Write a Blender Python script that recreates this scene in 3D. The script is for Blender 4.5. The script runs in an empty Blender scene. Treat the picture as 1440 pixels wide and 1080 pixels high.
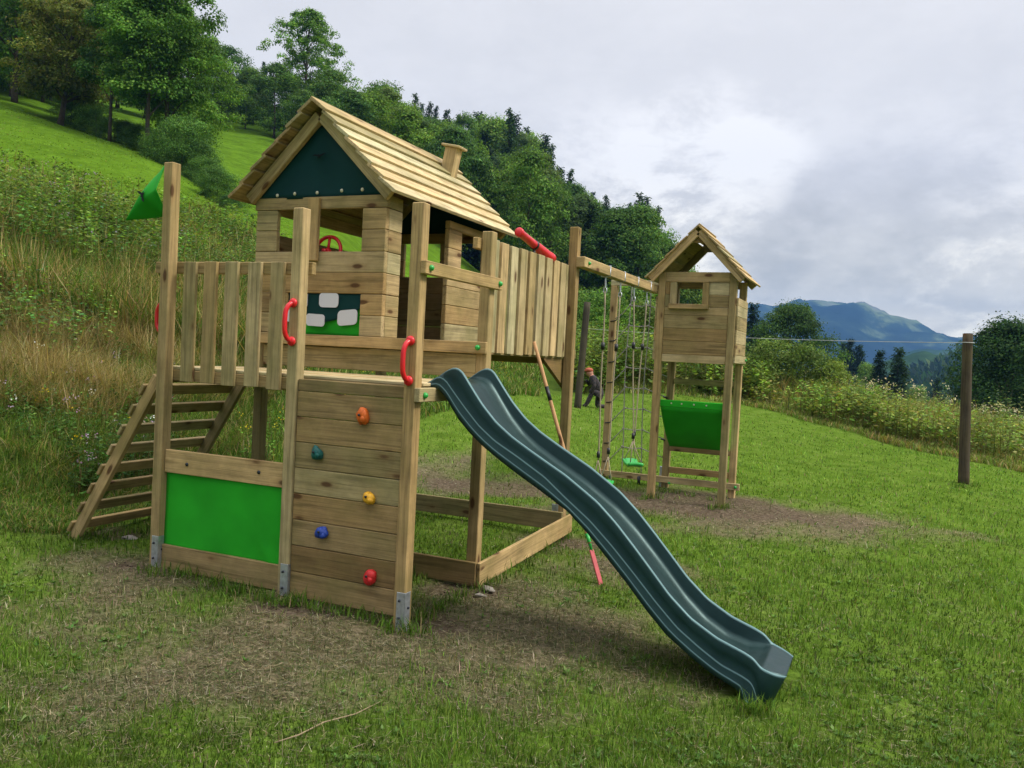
import bpy, math, random
import numpy as np
from mathutils import Vector, Matrix
random.seed(7)
RNG = np.random.default_rng(7)
S = bpy.context.scene
COL = S.collection
PI = math.pi

# ---------------------------------------------------------------- camera (solved from the photograph)
CAM = np.array([2.5624, -4.3723, 1.6501])
FW = np.array([-0.4046988, 0.9138824, -0.0322150])
RT = np.array([0.9124708, 0.4058888, 0.0514918])
UP = np.array([-0.0601331, 0.0085566, 0.9981537])
FPX = 1195.24
def ray(x, y): return FW + RT * ((x - 720) / FPX) - UP * ((y - 540) / FPX)
def on_axis(x, y, ax, v):
    d = ray(x, y); i = 'XYZ'.index(ax)
    return CAM + (v - CAM[i]) / d[i] * d
def at_depth(x, y, d): return CAM + d * ray(x, y)
cam_d = bpy.data.cameras.new('camera'); cam = bpy.data.objects.new('camera', cam_d); COL.objects.link(cam)
cam.matrix_world = Matrix(((RT[0], UP[0], -FW[0], CAM[0]), (RT[1], UP[1], -FW[1], CAM[1]), (RT[2], UP[2], -FW[2], CAM[2]), (0, 0, 0, 1)))
cam_d.sensor_width = 36; cam_d.lens = FPX / 1440 * 36; cam_d.clip_start = 0.05; cam_d.clip_end = 30000
S.camera = cam

# ---------------------------------------------------------------- mesh helpers
def mesh_np(name, verts, loops, sizes, attrs=None, smooth=False):
    me = bpy.data.meshes.new(name)
    verts = np.asarray(verts, np.float32); loops = np.asarray(loops, np.int32).ravel(); sizes = np.asarray(sizes, np.int32)
    me.vertices.add(len(verts)); me.vertices.foreach_set('co', verts.ravel())
    me.loops.add(len(loops)); me.loops.foreach_set('vertex_index', loops)
    me.polygons.add(len(sizes))
    me.polygons.foreach_set('loop_start', np.concatenate([[0], np.cumsum(sizes)[:-1]]).astype(np.int32))
    try: me.polygons.foreach_set('loop_total', sizes)
    except Exception: pass
    if smooth: me.polygons.foreach_set('use_smooth', np.ones(len(sizes), bool))
    for k, v in (attrs or {}).items():
        v = np.asarray(v, np.float32)
        if v.ndim == 1:
            a = me.attributes.new(k, 'FLOAT', 'POINT'); a.data.foreach_set('value', v)
        elif v.shape[1] == 3:
            a = me.attributes.new(k, 'FLOAT_VECTOR', 'POINT'); a.data.foreach_set('vector', v.ravel())
        else:
            a = me.attributes.new(k, 'FLOAT_COLOR', 'POINT'); a.data.foreach_set('color', v.ravel())
    me.update(calc_edges=True); me.validate()
    return me

ORIGIN = {}
def tag(o, label=None, cat=None, group=None, kind=None):
    if label: o['label'] = label
    if cat: o['category'] = cat
    if group: o['group'] = group
    if kind: o['kind'] = kind
    return o
def thing(name, label, cat, loc=(0, 0, 0), group=None):
    o = bpy.data.objects.new(name, None); COL.objects.link(o); o.location = loc
    o.empty_display_size = 0.2
    ORIGIN[o.name] = np.array(loc, float)
    return tag(o, label, cat, group)

# chamfered box template
_SG = [(sx, sy, sz) for sx in (-1, 1) for sy in (-1, 1) for sz in (-1, 1)]
_TV = [(s, a) for s in _SG for a in range(3)]
def _tpl():
    idx = {t: i for i, t in enumerate(_TV)}
    faces = []
    for a in range(3):
        for sg in (-1, 1):
            faces.append([idx[(s, a)] for s in _SG if s[a] == sg])
    for a in range(3):
        for b in range(a + 1, 3):
            for sa in (-1, 1):
                for sb in (-1, 1):
                    cs = [s for s in _SG if s[a] == sa and s[b] == sb]
                    faces.append([idx[(c, k)] for c in cs for k in (a, b)])
    for s in _SG: faces.append([idx[(s, k)] for k in range(3)])
    P = np.array([[s[k] * (1.0 if k == a else 0.8) for k in range(3)] for s, a in _TV])
    out = []
    for f in faces:
        pts = P[f]; c = pts.mean(0); n = c / np.linalg.norm(c)
        t = np.cross(n, [0.3, 0.7, 0.2]); t /= np.linalg.norm(t); b = np.cross(n, t)
        ang = np.arctan2((pts - c) @ b, (pts - c) @ t)
        out.append([f[i] for i in np.argsort(ang)])
    return out
_TF = _tpl()

class MB:
    """collects boards, tubes and plates; build() links them as one mesh object"""
    def __init__(s): s.v = []; s.f = []; s.g = []; s.t = []; s.n = 0; s.sm = []
    def add(s, verts, faces, gco=None, tint=0.5, smooth=False):
        verts = np.asarray(verts, float); k = len(verts)
        s.v.append(verts); s.f += [[i + s.n for i in f] for f in faces]; s.sm += [smooth] * len(faces)
        s.g.append(np.asarray(gco if gco is not None else verts, float)); s.t.append(np.full(k, tint)); s.n += k
        return s
    def board(s, c, ax, size, tint=0.5, ch=0.004, jit=0.0):
        """c centre, ax three unit axes (rows), size full lengths along them"""
        ax = np.array(ax, float); h = np.array(size, float) / 2
        ch = min(ch, h.min() * 0.45)
        P = np.array([[sg[k] * (h[k] if k == a else h[k] - ch) for k in range(3)] for sg, a in _TV])
        o = np.argsort(-h)
        off = RNG.uniform(-20, 20, 3)
        g = P[:, o] + off
        if jit:
            r = RNG.normal(0, jit, 3); w = Matrix.Rotation(r[0] * .5, 3, 'X') @ Matrix.Rotation(r[1] * .5, 3, 'Y') @ Matrix.Rotation(r[2] * .5, 3, 'Z')
            ax = ax @ np.array(w).T
        V = np.asarray(c, float) + P @ ax
        return s.add(V, _TF, g, tint + RNG.normal(0, 0.13))
    def box(s, x0, x1, y0, y1, z0, z1, tint=0.5, ch=0.004, jit=0.0):
        return s.board(((x0 + x1) / 2, (y0 + y1) / 2, (z0 + z1) / 2), np.eye(3), (abs(x1 - x0), abs(y1 - y0), abs(z1 - z0)), tint, ch, jit)
    def bar(s, a, b, w, t, up, tint=0.5, ch=0.004):
        """board from point a to point b, width w across (perpendicular to up), thickness t along up"""
        a = np.array(a, float); b = np.array(b, float); d = b - a; L = np.linalg.norm(d); d /= L
        up = np.array(up, float); up -= d * (up @ d); up /= np.linalg.norm(up); sd = np.cross(up, d)
        return s.board((a + b) / 2, [d, sd, up], (L, w, t), tint, ch)
    def tube(s, pts, r, n=8, cap=True, tint=0.5):
        pts = np.array(pts, float); m = len(pts); r = np.broadcast_to(np.asarray(r, float), (m,))
        T = np.gradient(pts, axis=0); T /= np.linalg.norm(T, axis=1)[:, None] + 1e-12
        ref = np.array([0, 0, 1.]) if abs(T[0, 2]) < 0.9 else np.array([1., 0, 0])
        N = ref - T[0] * (ref @ T[0]); N /= np.linalg.norm(N)
        V = []; L = 0; G = []
        off = RNG.uniform(-20, 20, 3)
        for i in range(m):
            N = N - T[i] * (N @ T[i]); N /= np.linalg.norm(N); B = np.cross(T[i], N)
            if i: L += np.linalg.norm(pts[i] - pts[i - 1])
            for k in range(n):
                a = 2 * PI * k / n; q = N * math.cos(a) + B * math.sin(a)
                V.append(pts[i] + r[i] * q); G.append(off + (L, r[i] * math.cos(a), r[i] * math.sin(a)))
        F = [[i * n + k, i * n + (k + 1) % n, (i + 1) * n + (k + 1) % n, (i + 1) * n + k] for i in range(m - 1) for k in range(n)]
        if cap: F += [list(range(n))[::-1], [(m - 1) * n + k for k in range(n)]]
        return s.add(V, F, G, tint + RNG.normal(0, .05), True)
    def ball(s, c, r, n=10, sq=(1, 1, 1), noise=0.0, seed=0):
        rg = np.random.default_rng(seed); V = []; F = []
        m = max(4, n // 2)
        for i in range(m + 1):
            a = PI * i / m
            for k in range(n):
                b = 2 * PI * k / n; q = np.array([math.sin(a) * math.cos(b), math.sin(a) * math.sin(b), math.cos(a)])
                V.append(q)
        V = np.array(V)
        if noise:
            dirs = rg.normal(0, 1, (5, 3)); V = V * (1 + noise * np.sin(V @ dirs.T * 2.2 + rg.uniform(0, 6, 5)).sum(1) / 2.5)[:, None]
        V = np.asarray(c) + V * r * np.asarray(sq)
        F = [[i * n + k, (i + 1) * n + k, (i + 1) * n + (k + 1) % n, i * n + (k + 1) % n] for i in range(m) for k in range(n)]
        return s.add(V, F, None, 0.5, True)
    def prism(s, poly, axis, a, b, tint=0.5):
        """poly: list of 2-D points in the other two axes (in XYZ order), extruded along axis from a to b"""
        n = len(poly); i = 'XYZ'.index(axis); o = [k for k in range(3) if k != i]
        V = np.zeros((2 * n, 3)); P = np.array(poly, float)
        V[:n, o] = P; V[n:, o] = P; V[:n, i] = a; V[n:, i] = b
        area = sum(P[k, 0] * P[(k + 1) % n, 1] - P[(k + 1) % n, 0] * P[k, 1] for k in range(n))
        flip = (area > 0) ^ (i == 1) ^ (b < a)
        F = [list(range(n))[::-1], list(range(n, 2 * n))] + [[k, (k + 1) % n, n + (k + 1) % n, n + k] for k in range(n)]
        if not flip: F = [f[::-1] for f in F]
        off = RNG.uniform(-20, 20, 3)
        e = V.max(0) - V.min(0); return s.add(V, F, V[:, np.argsort(-e)] + off, tint)
    def build(s, name, mat, parent=None, smooth=False):
        V = np.concatenate(s.v); root = parent
        while root is not None and root.parent is not None: root = root.parent
        org = ORIGIN[root.name] if root is not None else V.mean(0) * 0 + np.array([V[:, 0].mean(), V[:, 1].mean(), V[:, 2].min()])
        me = mesh_np(name, V - org, np.concatenate([np.array(f) for f in s.f]), [len(f) for f in s.f],
                     {'gco': np.concatenate(s.g), 'tint': np.concatenate(s.t)})
        me.polygons.foreach_set('use_smooth', np.array([bool(x or smooth) for x in s.sm]))
        me.materials.append(mat)
        o = bpy.data.objects.new(name, me); COL.objects.link(o)
        if parent is None: o.location = org; ORIGIN[o.name] = org
        else: o.parent = parent
        return o

# ---------------------------------------------------------------- materials
def nodes(name):
    m = bpy.data.materials.new(name); m.use_nodes = True; nt = m.node_tree
    return m, nt, nt.nodes['Principled BSDF']
def N(nt, t, **kw):
    n = nt.nodes.new(t)
    for k, v in kw.items():
        if k.startswith('i_'): n.inputs[k[2:].replace('_', ' ')].default_value = v
        else: setattr(n, k, v)
    return n
def ramp(nt, stops, inp=None):
    r = nt.nodes.new('ShaderNodeValToRGB'); e = r.color_ramp.elements
    while len(e) < len(stops): e.new(0.5)
    for k, (p, c) in enumerate(stops):
        e[k].position = p; e[k].color = (c, c, c, 1) if not hasattr(c, '__len__') else tuple(c) + (1,)
    if inp is not None: nt.links.new(inp, r.inputs[0])
    return r
def mixc(nt, a, b, fac, mode='MIX'):
    m = nt.nodes.new('ShaderNodeMix'); m.data_type = 'RGBA'; m.blend_type = mode
    for sock, v in ((m.inputs[6], a), (m.inputs[7], b), (m.inputs[0], fac)):
        if hasattr(v, 'is_linked'): nt.links.new(v, sock)
        elif hasattr(v, '__len__'): sock.default_value = tuple(v) + ((1,) if len(v) == 3 else ())
        else: sock.default_value = v
    return m.outputs[2]
def math_(nt, op, a, b=0.0, clamp=False):
    m = nt.nodes.new('ShaderNodeMath'); m.operation = op; m.use_clamp = clamp
    for sock, v in ((m.inputs[0], a), (m.inputs[1], b)):
        if hasattr(v, 'is_linked'): nt.links.new(v, sock)
        else: sock.default_value = v
    return m.outputs[0]

def wood_mat(name, dark, mid, pale, rough=0.72, weather=0.35):
    m, nt, b = nodes(name); L = nt.links.new
    ga = N(nt, 'ShaderNodeAttribute', attribute_name='gco'); ta = N(nt, 'ShaderNodeAttribute', attribute_name='tint')
    mp = N(nt, 'ShaderNodeMapping'); mp.inputs['Scale'].default_value = (1.3, 26, 26); L(ga.outputs['Vector'], mp.inputs[0])
    n1 = N(nt, 'ShaderNodeTexNoise', i_Scale=1.0, i_Detail=5.0, i_Roughness=0.62, i_Distortion=0.7); L(mp.outputs[0], n1.inputs['Vector'])
    mp2 = N(nt, 'ShaderNodeMapping'); mp2.inputs['Scale'].default_value = (3.0, 130, 130); L(ga.outputs['Vector'], mp2.inputs[0])
    n2 = N(nt, 'ShaderNodeTexNoise', i_Scale=1.0, i_Detail=3.0, i_Roughness=0.6); L(mp2.outputs[0], n2.inputs['Vector'])
    n3 = N(nt, 'ShaderNodeTexNoise', i_Scale=2.6, i_Detail=3.0, i_Roughness=0.55); L(ga.outputs['Vector'], n3.inputs['Vector'])
    # knots: sparse cells, stretched along the board
    mp3 = N(nt, 'ShaderNodeMapping'); mp3.inputs['Scale'].default_value = (3.1, 8.0, 8.0); L(ga.outputs['Vector'], mp3.inputs[0])
    vo = N(nt, 'ShaderNodeTexVoronoi', i_Scale=1.0, i_Randomness=1.0); L(mp3.outputs[0], vo.inputs['Vector'])
    knot = ramp(nt, [(0.10, 1.0), (0.17, 0.0)], vo.outputs['Distance'])
    sep = N(nt, 'ShaderNodeSeparateColor'); L(vo.outputs['Color'], sep.inputs[0])
    gate = math_(nt, 'GREATER_THAN', sep.outputs[0], 0.38)
    kf = math_(nt, 'MULTIPLY', knot.outputs[0], gate)
    ring = ramp(nt, [(0.14, 1.0), (0.36, 0.0)], vo.outputs['Distance']); rf = math_(nt, 'MULTIPLY', math_(nt, 'MULTIPLY', ring.outputs[0], gate), 0.3)
    base = ramp(nt, [(0.0, dark), (0.5, mid), (1.0, pale)], ta.outputs['Fac'])
    g1 = ramp(nt, [(0.30, 0.42), (0.48, 0.98), (0.72, 1.2)], n1.outputs['Fac'])
    c = mixc(nt, base.outputs[0], g1.outputs[0], 0.85, 'MULTIPLY')
    g2 = ramp(nt, [(0.3, 0.7), (0.6, 1.08)], n2.outputs['Fac'])
    c = mixc(nt, c, g2.outputs[0], 0.8, 'MULTIPLY')
    green = ramp(nt, [(0.42, 0.0), (0.7, 1.0)], n3.outputs['Fac'])
    c = mixc(nt, c, (0.17, 0.155, 0.05), math_(nt, 'MULTIPLY', green.outputs[0], weather))
    n4 = N(nt, 'ShaderNodeTexNoise', i_Scale=0.12, i_Detail=1.0); L(ga.outputs['Vector'], n4.inputs['Vector'])
    hv = ramp(nt, [(0.35, (1.08, 0.98, 0.88)), (0.5, (1, 1, 1)), (0.65, (0.86, 0.95, 0.95))], n4.outputs['Fac']); c = mixc(nt, c, hv.outputs[0], 1.0, 'MULTIPLY')
    n5 = N(nt, 'ShaderNodeTexNoise', i_Scale=7.0, i_Detail=5.0, i_Roughness=0.7); L(ga.outputs['Vector'], n5.inputs['Vector']); c = mixc(nt, c, ramp(nt, [(0.35, 0.72), (0.6, 1.05)], n5.outputs['Fac']).outputs[0], 0.6, 'MULTIPLY')
    c = mixc(nt, c, (0.16, 0.075, 0.028), rf); c = mixc(nt, c, (0.075, 0.032, 0.014), math_(nt, 'MULTIPLY', kf, 0.85))
    L(c, b.inputs['Base Color']); b.inputs['Roughness'].default_value = rough; b.inputs['Specular IOR Level'].default_value = 0.12
    bp = N(nt, 'ShaderNodeBump', i_Strength=0.35, i_Distance=0.004); L(n2.outputs['Fac'], bp.inputs['Height']); L(bp.outputs[0], b.inputs['Normal'])
    return m
def plain(name, col, rough=0.5, spec=0.5, metal=0.0, var=0.12, scale=18.0, bump=0.0):
    m, nt, b = nodes(name); L = nt.links.new
    tc = N(nt, 'ShaderNodeTexCoord'); n1 = N(nt, 'ShaderNodeTexNoise', i_Scale=scale, i_Detail=4.0, i_Roughness=0.6); L(tc.outputs['Object'], n1.inputs['Vector'])
    r = ramp(nt, [(0.3, tuple(x * (1 - var) for x in col)), (0.7, tuple(min(1, x * (1 + var)) for x in col))], n1.outputs['Fac'])
    L(r.outputs[0], b.inputs['Base Color']); b.inputs['Roughness'].default_value = rough; b.inputs['Specular IOR Level'].default_value = spec; b.inputs['Metallic'].default_value = metal
    if bump:
        bp = N(nt, 'ShaderNodeBump', i_Strength=bump, i_Distance=0.01); L(n1.outputs['Fac'], bp.inputs['Height']); L(bp.outputs[0], b.inputs['Normal'])
    return m
WOOD = wood_mat('treated_pine', (0.165, 0.105, 0.048), (0.40, 0.285, 0.128), (0.63, 0.50, 0.28), 0.7, 0.5)
OLDWOOD = wood_mat('weathered_pole', (0.04, 0.033, 0.024), (0.07, 0.058, 0.042), (0.14, 0.118, 0.088), 0.85, 0.15)
ASH = wood_mat('ash_handle', (0.36, 0.22, 0.11), (0.5, 0.31, 0.16), (0.6, 0.42, 0.25), 0.5, 0.0)
TWIG = plain('dry_twig', (.26, .20, .12), .9, .1, 0, .25, 60)
RED = plain('red_plastic', (0.62, 0.012, 0.016), 0.32, 0.5, 0, 0.06)
GREENP = plain('green_plastic', (0.02, 0.33, 0.045), 0.35, 0.5, 0, 0.08)
ORANGE = plain('orange_resin', (0.66, 0.13, 0.015), 0.55, 0.4, 0, 0.2, 40)
TEAL = plain('teal_resin', (0.008, 0.10, 0.085), 0.5, 0.4, 0, 0.2, 40)
YELLOW = plain('yellow_resin', (0.70, 0.36, 0.02), 0.55, 0.4, 0, 0.2, 40)
BLUE = plain('blue_resin', (0.015, 0.05, 0.30), 0.5, 0.4, 0, 0.2, 40)
REDR = plain('red_resin', (0.55, 0.02, 0.02), 0.5, 0.4, 0, 0.2, 40)
STEEL = plain('galvanised_steel', (0.50, 0.52, 0.54), 0.42, 0.5, 0.75, 0.25, 30)
BOLT = plain('dark_bolt', (0.03, 0.035, 0.045), 0.4, 0.5, 0.5)
BRASS = plain('pale_bolt_cap', (0.55, 0.52, 0.36), 0.4)
BLACK = plain('black_plastic', (0.012, 0.012, 0.013), 0.45)
ROPE = plain('rope', (0.36, 0.30, 0.20), 0.9, 0.1, 0, 0.3, 120)
GREYROPE = plain('grey_rope', (0.30, 0.28, 0.25), 0.9, 0.1, 0, 0.3, 120)
STONE = plain('pale_stone', (0.27, 0.245, 0.205), 0.9, 0.1, 0, 0.3, 25, 0.5)
def cloth_mat(name, col, var=0.1):
    m, nt, b = nodes(name); L = nt.links.new
    tc = N(nt, 'ShaderNodeTexCoord'); n1 = N(nt, 'ShaderNodeTexNoise', i_Scale=3.0, i_Detail=3.0); L(tc.outputs['Object'], n1.inputs['Vector'])
    r = ramp(nt, [(0.3, tuple(x * (1 - var) for x in col)), (0.7, tuple(x * (1 + var) for x in col))], n1.outputs['Fac']); L(r.outputs[0], b.inputs['Base Color'])
    b.inputs['Roughness'].default_value = 0.65; b.inputs['Specular IOR Level'].default_value = 0.15
    w = N(nt, 'ShaderNodeTexNoise', i_Scale=400.0, i_Detail=1.0); L(tc.outputs['Object'], w.inputs['Vector'])
    bp = N(nt, 'ShaderNodeBump', i_Strength=0.25, i_Distance=0.002); L(w.outputs['Fac'], bp.inputs['Height']); L(bp.outputs[0], b.inputs['Normal'])
    return m
TARP = cloth_mat('lime_tarpaulin', (0.02, 0.34, 0.016), 0.16); TARPD = cloth_mat('dark_green_tarpaulin', (0.003, 0.034, 0.034)); TARPW = cloth_mat('white_tarpaulin', (0.62, 0.62, 0.66), 0.03); INK = cloth_mat('black_print', (0.004, 0.006, 0.006))
TARPM = cloth_mat('mid_green_tarpaulin', (0.02, 0.34, 0.018))
# ================================================================ PLAY TOWER
W = 0.08
tower = thing('play_tower', 'wooden play tower with climbing wall, fenced deck and green canvas panel, carrying the little house', 'play tower', (-1.0, 1.0, 0.0))
def post(x, y, z0, z1, parent, tint=0.55):
    m = MB(); m.box(x, x + W, y, y + W, z0, z1, tint, 0.005); return m.build('post', WOOD, parent)
p1o = post(-2.067, 0, -0.05, 2.858, tower, .58)
p2o = post(-.951, 0, -0.08, 2.522, tower, .5)
p3o = post(-.08, 0, -0.1, 2.533, tower, .52)
p4o = post(-.08, .953, -0.06, 2.51, tower, .5)
p5o = post(-.08, 2.681, -0.05, 2.816, tower, .55)
post(-2.03, .953, 0.0, 1.66, tower, .28)  # darker tint puts the shade under the deck into its colour
post(-2.03, 2.681, 0.0, 1.66, tower, .42)
# steel post shoes (L angle on the outer corner) with dark bolts
for (x, zt, po) in ((-2.067, .283, p1o), (-.951, .25, p2o), (-.08, .205, p3o)):
    x1 = x + W; m = MB(); z0 = -0.06
    m.box(x1 - .056, x1 + .004, -.0045, -.0005, z0, zt, .5, .001); m.box(x1 + .0005, x1 + .0045, -.0045, .056, z0, zt, .5, .001)
    sh = m.build('steel_shoe', STEEL, po)
for (x, zt, po) in ((-2.067, .283, p1o), (-.951, .25, p2o), (-.08, .205, p3o)):
    x1 = x + W
    for a in (zt - .05, zt - .155): m = MB(); m.tube([(x1 - .035, -.004, a), (x1 - .035, -.013, a)], [.009, .007], 8); m.build('bolt', BOLT, po)
    m = MB(); m.tube([(x1 + .004, .03, zt - .095), (x1 + .013, .03, zt - .095)], [.009, .007], 8); m.build('bolt', BOLT, po)
def bolt_cap(pos, d, parent, r=.019):
    d = np.array(d, float); p = np.array(pos, float); m = MB()
    m.tube([p, p + d * .006, p + d * .014, p + d * .02, p + d * .0225], [r, r, r * .85, r * .5, r * .05], 12); return m.build('bolt_cap', GREENP, parent)
# deck: planks along X
m = MB(); ys = np.linspace(.085, .95, 7)
for a, b in zip(ys[:-1], ys[1:]): m.box(-2.10, .002, a + .003, b - .003, 1.441, 1.463, .85, .004)
deck = m.build('deck', WOOD, tower)
m = MB(); m.box(-2.14, -.09, .083, .122, 1.362, 1.440, .5); m.box(-2.1, -.09, .915, .952, 1.345, 1.439, .4)
m.box(-2.1, -2.062, .123, .914, 1.345, 1.4395, .4); m.box(-1.2, -1.16, .123, .914, 1.345, 1.4395, .35); m.build('deck_beam', WOOD, tower)
m = MB(); m.box(.001, .041, -.012, 1.06, 1.352, 1.436, .62); sb = m.build('side_beam', WOOD, tower); bolt_cap((.041, .045, 1.392), (1, 0, 0), sb)
# slatted fence between the two left front posts
m = MB(); m.box(-2.195, -.845, .082, .124, 2.107, 2.187, .52); rail = m.build('handrail', WOOD, tower)
for x, t in ((-1.905, .62), (-1.724, .5), (-1.54, .72), (-1.345, .58), (-1.158, .6)):
    m = MB(); m.box(x, x + .108, .054, .081, 1.358 + RNG.normal(0, .003), 2.186 + RNG.normal(0, .003), t, .003); m.build('fence_slat', WOOD, tower)
# handrail between front right post and the next one back
m = MB(); m.box(.001, .041, -.008, 1.075, 2.111, 2.191, .66); r2 = m.build('handrail', WOOD, tower)
bolt_cap((.041, .045, 2.15), (1, 0, 0), r2); bolt_cap((.041, 1.02, 2.152), (1, 0, 0), r2)
# sill beam and board in front of the house floor
m = MB(); m.box(-2.075, .006, .92, .952, 1.658, 1.741, .66); sill = m.build('sill_beam', WOOD, tower); bolt_cap((-.055, .92, 1.70), (0, -1, 0), sill)
m = MB(); m.box(-2.02, -.082, .958, .99, 1.49, 1.651, .4); m.build('floor_skirt', WOOD, tower)
# house floor
m = MB(); ys = np.linspace(.995, 2.80, 13)
for a, b in zip(ys[:-1], ys[1:]): m.box(-2.07, -.128, a + .003, b - .003, 1.718, 1.740, .6)
m.box(-2.02, -.13, 2.70, 2.74, 1.60, 1.716, .4); m.box(-2.06, -2.02, 1.0, 2.68, 1.60, 1.716, .4); m.build('house_floor', WOOD, tower)
# slatted balustrade along the side walkway
m = MB(); m.box(-.124, -.083, .90, 2.985, 2.385, 2.462, .6); m.box(-.124, -.083, .96, 3.01, 1.655, 1.737, .5); m.build('balustrade_rail', WOOD, tower)
for i, y in enumerate((1.075, 1.243, 1.422, 1.60, 1.778, 1.957, 2.135, 2.30, 2.467, 2.60)):
    w = .151 if i < 9 else .07
    m = MB(); m.box(-.082, -.057, y, y + w - .025, 1.667 + RNG.normal(0, .002), 2.478 + RNG.normal(0, .004), .78 + RNG.normal(0, .05), .003); m.build('balustrade_slat', WOOD, tower)
m = MB(); m.prism([(2.22, 1.653), (2.80, 1.653), (2.80, 1.38)], 'X', -.122, -.088, .1); m.build('corner_brace', WOOD, tower)  # very dark tint paints in the shade on this brace
# climbing wall
m = MB(); zs = [1.441, 1.363, 1.2, 1.038, .874, .71, .542, .375, .207, .045]
tints = [.34, .26, .24, .30, .52, .26, .30, .26, .34]
for a, b, t in zip(zs[:-1], zs[1:], tints): m.box(-.868, -.082, .018, .046, b + .0015, a - .0015, t, .004, .0015)
cw = m.build('climbing_wall', WOOD, tower)
def hold(px, mat, sc, lab, seed):
    p = on_axis(px[0], px[1], 'Y', .018); m = MB()
    m.ball(p + (0, -.016, 0), 1.0, 14, (sc[0], .03, sc[1]), .22, seed); m.ball(p + (sc[0] * .35, -.03, sc[1] * -.3), 1.0, 10, (sc[0] * .5, .024, sc[1] * .5), .2, seed + 1)
    o = m.build('climbing_hold', mat, cw); o['label'] = lab
    b = MB(); b.tube([p + (-.005, -.05, .01), p + (-.005, -.056, .01)], .008, 8); b.build('bolt', BOLT, cw)
hold((512.4, 585.4), ORANGE, (.042, .05), 'orange climbing hold near the top', 3)
hold((448.6, 637), TEAL, (.04, .042), 'dark green climbing hold on the left', 8)
hold((521.8, 699.4), YELLOW, (.045, .038), 'yellow climbing hold', 12)
hold((455.7, 748.6), BLUE, (.045, .038), 'blue climbing hold', 17)
hold((522.5, 810.6), REDR, (.042, .045), 'red climbing hold at the bottom', 24)
# green canvas panel with its two boards
m = MB(); m.box(-1.984, -.954, .028, .056, .058, .226, .38); m.build('panel_board', WOOD, tower)
m = MB(); m.box(-1.984, -.954, .028, .056, .728, .888, .45); pb = m.build('panel_board', WOOD, tower)
for x, z in ((-1.78, .80), (-1.16, .81)): m = MB(); m.tube([(x, .029, z), (x, .024, z)], .013, 10); m.build('bolt', BOLT, pb)
nx, nz = 30, 16; X, Z = np.meshgrid(np.linspace(-1.984, -.954, nx), np.linspace(.20, .76, nz))
Yc = .049 + .009 * np.sin(X * 5 + 1) * np.cos(Z * 4) + .004 * np.sin(X * 17 + Z * 9) * (Z - .1) + .005 * np.exp(-((X + 1.19) / .02) ** 2) - .016 * np.exp(-((X + 1.1 + (Z - .3) * .7) / .05) ** 2) * np.clip((.5 - Z) * 4, 0, 1)
m = MB(); m.add(np.stack([X, Yc, Z], -1).reshape(-1, 3), [[j * nx + i, j * nx + i + 1, (j + 1) * nx + i + 1, (j + 1) * nx + i] for j in range(nz - 1) for i in range(nx - 1)], None, .5, True)
cv = m.build('canvas_panel', TARP, tower); md = cv.modifiers.new('thick', 'SOLIDIFY'); md.thickness = .003
# grab handles
def handle(pts, flat, parent):
    p = np.array(pts, float); m = MB()
    t = np.linspace(0, 1, 24); P = np.array([[np.interp(s, np.linspace(0, 1, len(p)), p[:, k]) for k in range(3)] for s in t])
    for _ in range(2): P[1:-1] = (P[:-2] + P[1:-1] * 2 + P[2:]) / 4
    m.tube(P, .0155, 10); 
    for e in (p[0], p[-1]): m.ball(np.array(e), .031, 12, flat)
    g = m.build('grab_handle', RED, parent)
    return g
def hpts(x, z0, z1, dx):
    return [(x, -.012, z1), (x + dx * .6, -.04, z1 - .012), (x + dx, -.062, z1 - .05), (x + dx, -.066, (z0 + z1) / 2), (x + dx, -.062, z0 + .05), (x + dx * .6, -.04, z0 + .012), (x, -.012, z0)]
handle(hpts(-.912, 1.675, 1.918, -.016), (1, .6, 1), p2o)
handle(hpts(-.042, 1.475, 1.712, -.012), (1, .6, 1), p3o)
handle([(-2.079, .05, 1.90), (-2.10, .05, 1.89), (-2.128, .05, 1.85), (-2.13, .05, 1.80), (-2.128, .05, 1.74), (-2.10, .05, 1.70), (-2.079, .05, 1.69)], (.6, 1, 1), p1o)
# sandpit boards
m = MB(); m.box(-2.0, .016, .915, .945, .042, .204, .2); m.build('sandpit_board', WOOD, tower)
m = MB(); m.board((.0325, 1.8625, .155), [(0, math.cos(.037), math.sin(.037)), (1, 0, 0), (0, -math.sin(.037), math.cos(.037))], (1.875, .027, .165), .58); m.build('sandpit_board', WOOD, tower)
m = MB(); m.board((-1.0, 2.66, .22), np.eye(3), (2.0, .03, .16), .42); m.build('sandpit_board', WOOD, tower)
m = MB(); m.box(-.11, -.05, 2.672, 2.68, .1, .36, .5, .001); m.build('steel_shoe', STEEL, p5o)
# telescope on the balustrade
a = on_axis(729.5, 326, 'X', -.10); b = on_axis(775, 364, 'X', -.10); d = (b - a) / np.linalg.norm(b - a)
m = MB(); L = np.linalg.norm(b - a)
m.tube([a - d * .006, a, a + d * .03, a + d * .04, a + d * L * .45, a + d * L * .47, a + d * L * .55, b - d * .06, b - d * .05, b, b + d * .002], [.030, .036, .036, .031, .033, .036, .040, .043, .047, .047, .036], 18)
tel = m.build('telescope', RED, tower)
mid = a + d * L * .46; m = MB(); m.tube([mid - d * .01, mid + d * .012], .041, 16); m.tube([mid + (0, 0, -.03), (mid[0], mid[1], 2.44)], .013, 8); m.build('bracket', BLACK, tel)

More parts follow.
